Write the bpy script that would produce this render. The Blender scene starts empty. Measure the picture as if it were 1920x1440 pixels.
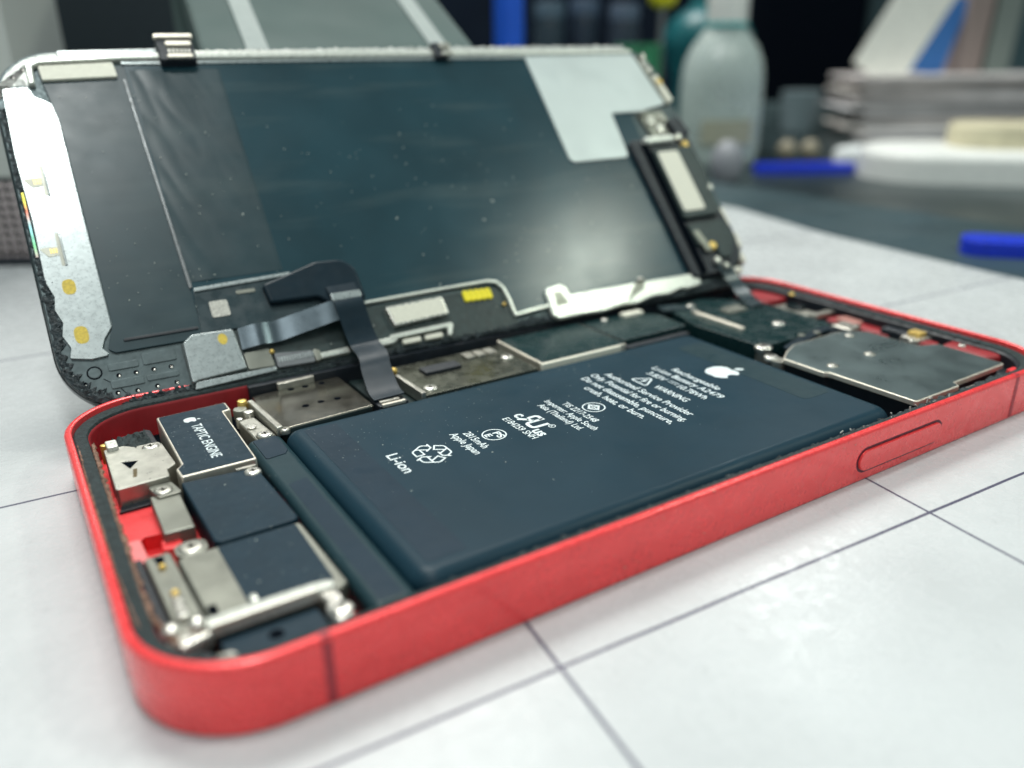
import bpy, bmesh, math, random
from mathutils import Vector, Matrix, Euler, noise
random.seed(7)
MM = 0.001
sc = bpy.context.scene
# ------------------------------------------------------------------ camera
cd = bpy.data.cameras.new('camera'); cam = bpy.data.objects.new('camera', cd)
sc.collection.objects.link(cam); sc.camera = cam
cam.location = (-75.0504*MM, -94.7151*MM, 55.6561*MM)
cam.rotation_euler = (1.1885, 0.0106, -0.5663)
cd.sensor_width = 36; cd.lens = 1524.019/1920*36
cd.clip_start = 0.004; cd.clip_end = 20
cd.dof.use_dof = True; cd.dof.focus_distance = 0.117; cd.dof.aperture_fstop = 11
# ------------------------------------------------------------------ world and lamps
w = bpy.data.worlds.new('World'); sc.world = w; w.use_nodes = True
bg = w.node_tree.nodes['Background']; bg.inputs[0].default_value = (0.74, 0.94, 0.96, 1); bg.inputs[1].default_value = 0.33
def area(name, loc, target, size, power, col=(1, 1, 1), shape='DISK'):
    l = bpy.data.lights.new(name, 'AREA'); l.shape = shape; l.size = size; l.energy = power; l.color = col
    if shape == 'RECTANGLE': l.size_y = size*0.55
    o = bpy.data.objects.new(name, l); sc.collection.objects.link(o)
    o.location = Vector(loc)*MM
    o.rotation_euler = (Vector(target)-Vector(loc)).to_track_quat('-Z', 'Y').to_euler()
    return o
area('ceiling_light', (60, 600, 1050), (0, 100, 0), 0.42, 8.4, (1.0, 0.985, 0.93), 'RECTANGLE')
area('bench_lamp', (-67, 8, 440), (-67, 60, 40), 0.053, 0.70, (0.97, 1.0, 0.97))
area('ring_lamp', (272, -125, 355), (30, 40, 15), 0.05, 0.36, (0.92, 1.0, 0.86))
area('window_light', (390, 235, 330), (0, 0, 0), 0.08, 0.20, (0.97, 1.0, 0.96))
sc.view_settings.view_transform = 'Standard'; sc.view_settings.look = 'None'
sc.view_settings.exposure = 0.0; sc.view_settings.gamma = 1.0
sc.cycles.max_bounces = 8; sc.cycles.use_denoising = True
sc.cycles.sample_clamp_indirect = 6.0

area('rear_fill', (420, 760, 800), (330, 600, 0), 0.4, 3.4, (1.0, 0.99, 0.95))  # unseen lamp added to brighten the papers at the back
area('front_fill', (-330, -520, 900), (0, 0, 0), 0.5, 2.2, (1.0, 1.0, 0.97))  # unseen fill added behind the camera to lift the frame's near side
# ------------------------------------------------------------------ materials
def mat(name, col, rough=0.5, metal=0.0, var=0.12, scale=0.4, bump=0.0, bscale=2.0, bdist=0.05, spec=0.5,
        dust=0.0, dscale=0.35, coat=0.0, rvar=0.1, trans=0.0, stretch=None, streak=0.0, ior=None):
    m = bpy.data.materials.new(name); m.use_nodes = True; nt = m.node_tree; N = nt.nodes; L = nt.links
    p = N['Principled BSDF']
    p.inputs['Metallic'].default_value = metal
    p.inputs['Specular IOR Level'].default_value = spec
    p.inputs['Coat Weight'].default_value = coat; p.inputs['Coat Roughness'].default_value = 0.15
    p.inputs['Transmission Weight'].default_value = trans
    if ior: p.inputs['IOR'].default_value = ior
    tc = N.new('ShaderNodeTexCoord'); vm = N.new('ShaderNodeVectorMath'); vm.operation = 'MULTIPLY'
    s = stretch or (1, 1, 1)
    vm.inputs[1].default_value = tuple(1000*q for q in s); L.new(tc.outputs['Object'], vm.inputs[0])
    n = N.new('ShaderNodeTexNoise'); n.inputs['Scale'].default_value = scale; n.inputs['Detail'].default_value = 5
    L.new(vm.outputs[0], n.inputs['Vector'])
    mp = N.new('ShaderNodeMapRange'); mp.inputs[1].default_value = 0.3; mp.inputs[2].default_value = 0.7
    mp.inputs[3].default_value = 1-var; mp.inputs[4].default_value = 1+var; L.new(n.outputs[0], mp.inputs[0])
    mc = N.new('ShaderNodeVectorMath'); mc.operation = 'SCALE'; mc.inputs[0].default_value = col[:3]
    L.new(mp.outputs[0], mc.inputs['Scale']); out = mc.outputs[0]
    rr = N.new('ShaderNodeMapRange'); rr.inputs[1].default_value = 0.3; rr.inputs[2].default_value = 0.7
    rr.inputs[3].default_value = max(0.03, rough-rvar); rr.inputs[4].default_value = min(1, rough+rvar)
    n2 = N.new('ShaderNodeTexNoise'); n2.inputs['Scale'].default_value = scale*2.3; n2.inputs['Detail'].default_value = 6
    L.new(vm.outputs[0], n2.inputs['Vector']); L.new(n2.outputs[0], rr.inputs[0]); L.new(rr.outputs[0], p.inputs['Roughness'])
    if dust > 0:
        v = N.new('ShaderNodeTexVoronoi'); v.inputs['Scale'].default_value = dscale; v.inputs['Randomness'].default_value = 1
        vs = N.new('ShaderNodeVectorMath'); vs.operation = 'MULTIPLY'; vs.inputs[1].default_value = (700, 1000, 1000)
        wn = N.new('ShaderNodeTexNoise'); wn.inputs['Scale'].default_value = 900; L.new(tc.outputs['Object'], wn.inputs['Vector'])
        L.new(tc.outputs['Object'], vs.inputs[0])
        ws = N.new('ShaderNodeVectorMath'); ws.operation = 'SCALE'; ws.inputs['Scale'].default_value = 0.6; L.new(wn.outputs['Color'], ws.inputs[0])
        wa = N.new('ShaderNodeVectorMath'); wa.operation = 'ADD'; L.new(vs.outputs[0], wa.inputs[0]); L.new(ws.outputs[0], wa.inputs[1])
        L.new(wa.outputs[0], v.inputs['Vector'])
        sx = N.new('ShaderNodeSeparateColor'); L.new(v.outputs['Color'], sx.inputs[0])
        gt = N.new('ShaderNodeMath'); gt.operation = 'GREATER_THAN'; gt.inputs[1].default_value = 1-dust; L.new(sx.outputs[0], gt.inputs[0])
        sz = N.new('ShaderNodeMath'); sz.operation = 'MULTIPLY'; sz.inputs[1].default_value = 0.11*dscale; L.new(sx.outputs[1], sz.inputs[0])
        lt = N.new('ShaderNodeMath'); lt.operation = 'LESS_THAN'; L.new(v.outputs['Distance'], lt.inputs[0]); L.new(sz.outputs[0], lt.inputs[1])
        mu = N.new('ShaderNodeMath'); mu.operation = 'MULTIPLY'; L.new(gt.outputs[0], mu.inputs[0]); L.new(lt.outputs[0], mu.inputs[1])
        m2 = N.new('ShaderNodeMath'); m2.operation = 'MULTIPLY'; L.new(mu.outputs[0], m2.inputs[0]); L.new(sx.outputs[2], m2.inputs[1])
        mx = N.new('ShaderNodeMix'); mx.data_type = 'RGBA'; L.new(m2.outputs[0], mx.inputs['Factor']); L.new(out, mx.inputs['A'])
        mx.inputs['B'].default_value = (0.7, 0.78, 0.7, 1); out = mx.outputs['Result']
    if streak > 0:   # wiped, smeared bands
        st = N.new('ShaderNodeVectorMath'); st.operation = 'MULTIPLY'; st.inputs[1].default_value = (22, 160, 20); L.new(tc.outputs['Object'], st.inputs[0])
        sn = N.new('ShaderNodeTexNoise'); sn.inputs['Scale'].default_value = 1; sn.inputs['Detail'].default_value = 4; L.new(st.outputs[0], sn.inputs['Vector'])
        sm = N.new('ShaderNodeMapRange'); sm.inputs[1].default_value = 0.52; sm.inputs[2].default_value = 0.75; sm.inputs[4].default_value = streak; L.new(sn.outputs[0], sm.inputs[0])
        mx = N.new('ShaderNodeMix'); mx.data_type = 'RGBA'; L.new(sm.outputs[0], mx.inputs['Factor']); L.new(out, mx.inputs['A'])
        mx.inputs['B'].default_value = (0.22, 0.25, 0.22, 1); out = mx.outputs['Result']
    L.new(out, p.inputs['Base Color'])
    if bump > 0:
        bn = N.new('ShaderNodeTexNoise'); bn.inputs['Scale'].default_value = bscale; bn.inputs['Detail'].default_value = 6
        L.new(vm.outputs[0], bn.inputs['Vector'])
        b = N.new('ShaderNodeBump'); b.inputs['Strength'].default_value = bump; b.inputs['Distance'].default_value = bdist*MM
        L.new(bn.outputs[0], b.inputs['Height']); L.new(b.outputs[0], p.inputs['Normal'])
    return m
M = {}
M['red'] = mat('red_anodised', (1.0, 0.066, 0.070), 0.28, 0.22, 0.06, 0.25, 0.02, 4, 0.004, coat=0.35, dust=0.25, dscale=0.5)
M['red_in'] = mat('red_inner', (0.80, 0.040, 0.045), 0.42, 0.1, 0.12, 0.5, 0.1, 3)
M['red_band'] = mat('red_band', (0.42, 0.030, 0.045), 0.5, 0, 0.05)
M['red_dark'] = mat('red_groove', (0.10, 0.004, 0.02), 0.5, 0, 0.05)
M['red_deep'] = mat('red_housing_shaded', (0.30, 0.016, 0.022), 0.5, 0, 0.15, 0.3)  # darker copy of the inner red, shade inside the body painted in
M['pink'] = mat('pink_plastic', (0.85, 0.22, 0.22), 0.5, 0)
M['black'] = mat('black_plastic', (0.010, 0.015, 0.022), 0.5, 0, 0.2, 0.5, 0.1, 3)
M['pit'] = mat('dark_cavity', (0.004, 0.006, 0.009), 0.9, 0, spec=0.0)
M['battery'] = mat('battery_wrap', (0.008, 0.032, 0.050), 0.40, 0, 0.10, 0.08, 0.05, 0.35, 0.06, spec=0.18, dust=0.38, dscale=0.42, rvar=0.05)
M['batt2'] = mat('battery_tape', (0.014, 0.038, 0.048), 0.42, 0, 0.08, 0.15, 0.04, 1.5, spec=0.2, dust=0.1, dscale=0.4)
M['batt3'] = mat('battery_tape_dark', (0.007, 0.025, 0.043), 0.44, 0, 0.08, 0.15, 0.03, 1.5, spec=0.2)
M['sticker'] = mat('graphite_sticker', (0.007, 0.026, 0.042), 0.48, 0, 0.10, 0.3, 0.04, 3, spec=0.2, dust=0.12, dscale=0.5)
M['shield'] = mat('shield_film', (0.009, 0.030, 0.032), 0.26, 0, 0.08, 0.15)
M['steel'] = mat('steel', (0.46, 0.45, 0.40), 0.36, 0.85, 0.14, 0.5, 0.03, 2, 0.02)
M['steel_d'] = mat('dull_steel', (0.25, 0.255, 0.22), 0.40, 0.7, 0.16, 0.22, rvar=0.04)
M['camplate'] = mat('camera_plate_steel', (0.11, 0.15, 0.155), 0.36, 0.65, 0.12, 0.08)
M['bronze'] = mat('sim_tray_steel', (0.34, 0.32, 0.27), 0.18, 0.95, 0.06, 0.2, 0.03, 1.0, 0.02, rvar=0.03)
M['silver'] = mat('silver', (0.72, 0.70, 0.64), 0.28, 0.85, 0.06, 0.8)
M['edge'] = mat('bright_edge', (0.75, 0.70, 0.60), 0.42, 0.7, 0.06, 0.8)
M['gold'] = mat('gold', (0.80, 0.56, 0.16), 0.35, 0.6, 0.15, 2)
M['yellow'] = mat('yellow_mark', (0.62, 0.46, 0.06), 0.6, 0, 0.22, 2.5)
M['pads'] = mat('yellow_pads', (0.85, 0.72, 0.02), 0.4, 0.1, 0.05)
M['print'] = mat('white_print', (0.72, 0.80, 0.82), 0.6, 0, 0.03)
M['recess_shade'] = mat('shaded_recess', (0.04, 0.038, 0.03), 0.6, 0.4)  # shade inside the screw recesses put into the colour
M['foam'] = mat('foam_gasket', (0.020, 0.032, 0.034), 0.85, 0, 0.45, 1.5, 0.8, 3, 0.25)
M['crumb'] = mat('crumbly_adhesive', (0.022, 0.034, 0.040), 0.6, 0, 0.5, 1.2, 0.9, 4, 0.3)
M['glue'] = mat('brown_glue', (0.22, 0.12, 0.08), 0.7, 0, 0.5, 1.5, 0.6, 4, 0.2)
M['glass'] = mat('black_glass', (0.012, 0.02, 0.022), 0.08, 0, 0.05, spec=0.6, rvar=0.02)
M['dplastic'] = mat('display_frame_plastic', (0.075, 0.10, 0.105), 0.46, 0.5, 0.15, 0.6, 0.35, 1.5, 0.08, dust=0.1, dscale=0.8)
M['plate'] = mat('satin_metal_plate', (0.38, 0.42, 0.42), 0.29, 0.55, 0.10, 0.8, 0.06, 2, 0.01, rvar=0.04)
M['foil'] = mat('graphite_foil', (0.011, 0.042, 0.056), 0.25, 0.0, 0.20, 0.05, 0.03, 0.15, 0.06, spec=0.42, dust=0.30, dscale=0.22, streak=0.15, rvar=0.02)
M['foil2'] = mat('graphite_foil_scuffed', (0.012, 0.036, 0.045), 0.36, 0.0, 0.12, 0.12, 0.03, 0.30, 0.08, spec=0.38, dust=0.14, dscale=0.4, streak=0.08, rvar=0.03)
M['whitemetal'] = mat('pale_metal', (0.66, 0.68, 0.62), 0.33, 0.45, 0.06, 1.0, 0.1, 3)
M['film'] = mat('frosted_film', (0.56, 0.62, 0.61), 0.42, 0.25, 0.06, 0.06)
M['flexs'] = mat('shiny_flex', (0.10, 0.13, 0.15), 0.24, 0.7, 0.1, 0.3, rvar=0.05)
M['flex'] = mat('black_flex', (0.008, 0.020, 0.030), 0.34, 0.0, 0.1, 0.3, 0.1, 0.5, 0.05, spec=0.2, rvar=0.04)
M['flexg'] = mat('grey_flex', (0.028, 0.048, 0.056), 0.30, 0.1, 0.2, 0.2, 0.1, 0.6)
M['board'] = mat('pcb', (0.018, 0.034, 0.034), 0.45, 0, 0.3, 0.8, 0.3, 2)
M['cream'] = mat('cream_label', (0.72, 0.71, 0.60), 0.55, 0, 0.05, 1.5)
M['braid'] = mat('braided_sleeve', (0.16, 0.17, 0.18), 0.5, 0.3, 0.1)
M['qr'] = mat('grey_label', (0.50, 0.49, 0.44), 0.6, 0, 0.3, 3.0)

# ------------------------------------------------------------------ helpers (all sizes in mm)
def link(name, bm, m, parent, angle=35):
    for v in bm.verts: v.co *= MM
    me = bpy.data.meshes.new(name); bm.normal_update(); bm.to_mesh(me); bm.free()
    for p in me.polygons: p.use_smooth = True
    me.set_sharp_from_angle(angle=math.radians(angle))
    for x in (m if isinstance(m, (list, tuple)) else [m]): me.materials.append(x)
    o = bpy.data.objects.new(name, me); sc.collection.objects.link(o)
    if len(me.polygons) > 6:
        wn = o.modifiers.new('weighted_normals', 'WEIGHTED_NORMAL'); wn.weight = 100; wn.keep_sharp = True
    if parent: o.parent = parent
    return o
def thing(name, label, cat, loc=(0, 0, 0), rot=(0, 0, 0), group=None):
    o = bpy.data.objects.new(name, None); sc.collection.objects.link(o); o.empty_display_size = 0.01
    o.location = Vector(loc)*MM; o.rotation_euler = rot; o['label'] = label; o['category'] = cat
    if group: o['group'] = group
    return o
def tag(o, label, cat, group=None):
    o['label'] = label; o['category'] = cat
    if group: o['group'] = group
    return o
def rnd(pts, r, n=5):
    """round the corners of a polygon; r is one radius or one per corner"""
    out = []; k = len(pts)
    for i in range(k):
        ri = r[i] if isinstance(r, (list, tuple)) else r
        p = Vector(pts[i][:2]); a = Vector(pts[i-1][:2])-p; b = Vector(pts[(i+1) % k][:2])-p
        la, lb = a.length, b.length
        if ri <= 0 or la < 1e-6 or lb < 1e-6: out.append(tuple(p)); continue
        a.normalize(); b.normalize(); ang = a.angle(b)
        if ang > 3.05: out.append(tuple(p)); continue
        d = min(ri/math.tan(ang/2), la*0.48, lb*0.48); rr = d*math.tan(ang/2)
        c = p+(a+b).normalized()*(rr/math.sin(ang/2)); s = p+a*d-c; e = p+b*d-c
        th = s.angle_signed(e)
        for j in range(n+1):
            q = s.copy(); q.rotate(Matrix.Rotation(-th*j/n, 2)); out.append(tuple(c+q))
    return out
def rect(x0, y0, x1, y1): return [(x0, y0), (x1, y0), (x1, y1), (x0, y1)]
def inset(pts, d):
    c = []; n = len(pts); ar = sum(pts[i-1][0]*pts[i][1]-pts[i][0]*pts[i-1][1] for i in range(n)); s = 1 if ar > 0 else -1
    for i in range(n):
        p = Vector(pts[i]); a = (p-Vector(pts[i-1])).normalized(); b = (Vector(pts[(i+1) % n])-p).normalized()
        na = Vector((-a.y, a.x))*s; nb = Vector((-b.y, b.x))*s; q = (na+nb)
        q = q.normalized() if q.length > 1e-5 else na
        c.append(tuple(p+q*d/max(0.4, q.dot(na))))
    return c
def bm_prism(bm, pts, z0, z1, bev=0.12, seg=2):
    """extruded outline with a rounded upper edge"""
    q = []
    for p in pts:
        if not q or math.hypot(p[0]-q[-1][0], p[1]-q[-1][1]) > 1e-4: q.append(p)
    if math.hypot(q[0][0]-q[-1][0], q[0][1]-q[-1][1]) < 1e-4: q.pop()
    pts = q; n = len(pts)
    if sum(pts[i-1][0]*pts[i][1]-pts[i][0]*pts[i-1][1] for i in range(n)) < 0: pts = pts[::-1]
    bev = min(bev, (z1-z0)*0.9)
    while bev > 0.004:
        t = inset(pts, bev)
        if all((t[(i+1) % n][0]-t[i][0])*(pts[(i+1) % n][0]-pts[i][0])+(t[(i+1) % n][1]-t[i][1])*(pts[(i+1) % n][1]-pts[i][1]) > 0 for i in range(n)): break
        bev *= 0.8
    prof = [(0, z0)]
    if bev > 0.004: prof += [(bev*(1-math.cos(a)), z1-bev*(1-math.sin(a))) for a in [math.pi/2*k/seg for k in range(seg+1)]]
    else: prof.append((0, z1))
    loops = [[bm.verts.new((x, y, z)) for x, y in (inset(pts, d) if d > 0 else pts)] for d, z in prof]
    bm.faces.new(loops[0][::-1]); bm.faces.new(loops[-1])
    for a, b in zip(loops, loops[1:]):
        for i in range(n): bm.faces.new((a[i], a[(i+1) % n], b[(i+1) % n], b[i]))
def prism(name, pts, z0, z1, m, parent, bev=0.12, seg=2, r=0.0):
    if r: pts = rnd(pts, r)
    bm = bmesh.new(); bm_prism(bm, pts, z0, z1, bev, seg); return link(name, bm, m, parent)
def bm_cyl(bm, x, y, z0, z1, r, n=24, bev=0.1, squash=1):
    bm_prism(bm, [(x+r*math.cos(a), y+r*squash*math.sin(a)) for a in [2*math.pi*i/n for i in range(n)]], z0, z1, bev)
def cyl(name, x, y, z0, z1, r, m, parent, bev=0.1, n=24):
    bm = bmesh.new(); bm_cyl(bm, x, y, z0, z1, r, n, bev); return link(name, bm, m, parent)
def ball(name, c, r, m, parent, sz=1.0):
    bm = bmesh.new(); bmesh.ops.create_uvsphere(bm, u_segments=20, v_segments=12, radius=r)
    for v in bm.verts: v.co = Vector((v.co.x, v.co.y, v.co.z*sz))+Vector(c)
    return link(name, bm, m, parent, 80)
def screw(x, y, z, r, parent, m='silver', kind='cross', name='screw'):
    """pan-head screw with a real recess"""
    bm = bmesh.new(); n = 28
    prof = [(r, -0.5), (r, 0.0), (r*0.93, 0.13), (r*0.75, 0.22), (r*0.55, 0.26)]
    rings = [[bm.verts.new((x+a*math.cos(2*math.pi*i/n), y+a*math.sin(2*math.pi*i/n), z+h)) for i in range(n)] for a, h in prof]
    k = 4 if kind == 'cross' else 5
    rec = []
    for h, s in ((0.25, 1), (0.05, 0.75)):
        ring = []
        for i in range(n):
            t = 2*math.pi*i/n; q = abs(math.cos(t*k/2))
            rr = r*(0.16+0.30*q**2.5)*s
            ring.append(bm.verts.new((x+rr*math.cos(t), y+rr*math.sin(t), z+h)))
        rec.append(ring)
    rings += rec
    for a, b in zip(rings, rings[1:]):
        for i in range(n): bm.faces.new((a[i], a[(i+1) % n], b[(i+1) % n], b[i]))
    bm.faces.new(rings[-1]).material_index = 1; bm.faces.new(rings[0][::-1])
    ks = set(rings[-1])
    for f in bm.faces:
        if any(v in ks for v in f.verts): f.material_index = 1
    return link(name, bm, [M[m], M['recess_shade']], parent)
def loop_rr(hl, hw, r, n=14, cx=0, cy=0):
    out = []
    for (sx, sy, a0) in ((1, 1, 0), (-1, 1, 90), (-1, -1, 180), (1, -1, 270)):
        for i in range(n+1):
            a = math.radians(a0+90*i/n); out.append((cx+sx*(hl-r)+r*math.cos(a), cy+sy*(hw-r)+r*math.sin(a)))
    return out
def ring(name, hl, hw, r, prof, m, parent, n=16, cx=0, cy=0, jit=0, sel=None):
    """closed profile (inset, z) swept round a rounded rectangle"""
    bm = bmesh.new(); loops = []
    for ins, z in prof:
        pts = loop_rr(hl-ins, hw-ins, max(0.4, r-ins), n, cx, cy); loops.append([bm.verts.new((x, y, z)) for x, y in pts])
    k = len(loops[0])
    for a in range(len(loops)):
        A, B = loops[a], loops[(a+1) % len(loops)]
        for i in range(k): bm.faces.new((A[i], A[(i+1) % k], B[(i+1) % k], B[i]))
    bmesh.ops.recalc_face_normals(bm, faces=bm.faces)
    return link(name, bm, m, parent, 40)
def crumbs(name, path, w0, w1, h, m, parent, seed=0, step=0.25, rough=1.0, z=0):
    """a ragged strip of torn foam and glue along a path; w0..w1 are the offsets to the left of the path"""
    bm = bmesh.new(); pts = []
    for (x0, y0), (x1, y1) in zip(path, path[1:]):
        L = math.hypot(x1-x0, y1-y0); k = max(1, int(L/step))
        for i in range(k): t = i/k; pts.append((x0+(x1-x0)*t, y0+(y1-y0)*t))
    pts.append(path[-1]); nw = 12; rows = []
    for i, (x, y) in enumerate(pts):
        a = pts[max(0, i-2)]; b = pts[min(len(pts)-1, i+2)]; d = Vector((b[0]-a[0], b[1]-a[1])).normalized(); nx, ny = -d.y, d.x
        e0 = noise.noise((x*0.9, y*0.9, seed))*0.55*rough*abs(w1-w0)*0.6; e1 = noise.noise((x*1.3+9, y*1.3, seed))*rough*abs(w1-w0)*0.75
        row = []
        for j in range(nw):
            t = j/(nw-1); ww = (w0+e0)*(1-t)+(w1+e1)*t
            px, py = x+nx*ww, y+ny*ww
            hh = h*(0.55+0.75*noise.noise((px*2.2, py*2.2, seed+3))+0.5*noise.noise((px*5.1, py*5.1, seed+5)))
            if j in (0, nw-1): hh = -0.05
            elif j in (1, nw-2): hh *= 0.6
            row.append(bm.verts.new((px, py, z+hh)))
        rows.append(row)
    for a, b in zip(rows, rows[1:]):
        for j in range(nw-1): bm.faces.new((a[j], a[j+1], b[j+1], b[j]))
    bmesh.ops.recalc_face_normals(bm, faces=bm.faces)
    return link(name, bm, m, parent, 60)
def ribbon(name, pts, width, m, parent, wdir=(1, 0, 0), th=0.12, sub=10):
    """flat flexible cable through 3-D points (Catmull-Rom), width along wdir"""
    P = [Vector(p[:3]) for p in pts]; W = [p[3] if len(p) > 3 else width for p in pts]; S = []
    for i in range(len(P)-1):
        p0 = P[max(0, i-1)]; p1 = P[i]; p2 = P[i+1]; p3 = P[min(len(P)-1, i+2)]
        for j in range(sub):
            t = j/sub; S.append((0.5*((2*p1)+(p2-p0)*t+(2*p0-5*p1+4*p2-p3)*t*t+(-p0+3*p1-3*p2+p3)*t**3), W[i]*(1-t)+W[i+1]*t))
    S.append((P[-1], W[-1])); bm = bmesh.new(); rows = []; wd = Vector(wdir).normalized()
    for i, (p, wi) in enumerate(S):
        d = (S[min(i+1, len(S)-1)][0]-S[max(i-1, 0)][0]).normalized(); nn = d.cross(wd).normalized()
        rows.append([bm.verts.new(p+wd*sx*wi/2+nn*sz*th/2) for sx, sz in ((-1, -1), (1, -1), (1, 1), (-1, 1))])
    for a, b in zip(rows, rows[1:]):
        for j in range(4): bm.faces.new((a[j], a[(j+1) % 4], b[(j+1) % 4], b[j]))
    bm.faces.new(rows[0][::-1]); bm.faces.new(rows[-1])
    bmesh.ops.recalc_face_normals(bm, faces=bm.faces)
    return link(name, bm, m, parent, 50)
def poly_line(bm, pts, wd, z, closed=False):
    """flat stroked line with mitred joints"""
    P = [Vector(p) for p in pts]; n = len(P); L = []
    for i in range(n):
        a = P[i-1] if (i > 0 or closed) else None; b = P[(i+1) % n] if (i < n-1 or closed) else None
        d1 = (P[i]-a).normalized() if a is not None else (b-P[i]).normalized()
        d2 = (b-P[i]).normalized() if b is not None else d1
        t = (d1+d2); t = t.normalized() if t.length > 1e-4 else d1
        nn = Vector((-t.y, t.x)); c = max(0.35, nn.dot(Vector((-d1.y, d1.x)))); nn *= wd/2/c
        L.append((bm.verts.new((*(P[i]+nn), z)), bm.verts.new((*(P[i]-nn), z))))
    rng = range(n) if closed else range(n-1)
    for i in rng:
        a, b = L[i], L[(i+1) % n]; bm.faces.new((a[1], b[1], b[0], a[0]))
def flat(name, polys, z, m, parent):
    bm = bmesh.new()
    for pts in polys:
        f = bm.faces.new([bm.verts.new((x, y, z)) for x, y in pts])
    bmesh.ops.triangulate(bm, faces=bm.faces)
    bm.normal_update()
    for f in bm.faces:
        if f.normal.z < 0: f.normal_flip()
    return link(name, bm, m, parent)
def bm_text(bm, s, x, y, width, cap, z, bold=0.0, mirror=False):
    """printed line centred on (x, y): reads towards -Y, letter tops towards +X"""
    cu = bpy.data.curves.new('t', 'FONT'); cu.body = s; cu.size = 1; cu.offset = bold; cu.resolution_u = 3
    to = bpy.data.objects.new('t', cu); sc.collection.objects.link(to)
    dg = bpy.context.evaluated_depsgraph_get(); dg.update(); me = bpy.data.meshes.new_from_object(to.evaluated_get(dg))
    xs = [v.co.x for v in me.vertices]; x0, x1 = min(xs), max(xs)
    caph = 0.729
    vs = []
    for v in me.vertices:
        u = (v.co.x-(x0+x1)/2)/(x1-x0)*width; h = (v.co.y-caph/2)/caph*cap
        if mirror: u = -u
        vs.append(bm.verts.new((x+h, y-u, z)))
    for p in me.polygons:
        try: f = bm.faces.new([vs[i] for i in p.vertices])
        except ValueError: continue
        f.normal_update()
        if f.normal.z < 0: f.normal_flip()
    bpy.data.objects.remove(to); bpy.data.curves.remove(cu); bpy.data.meshes.remove(me)

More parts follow.
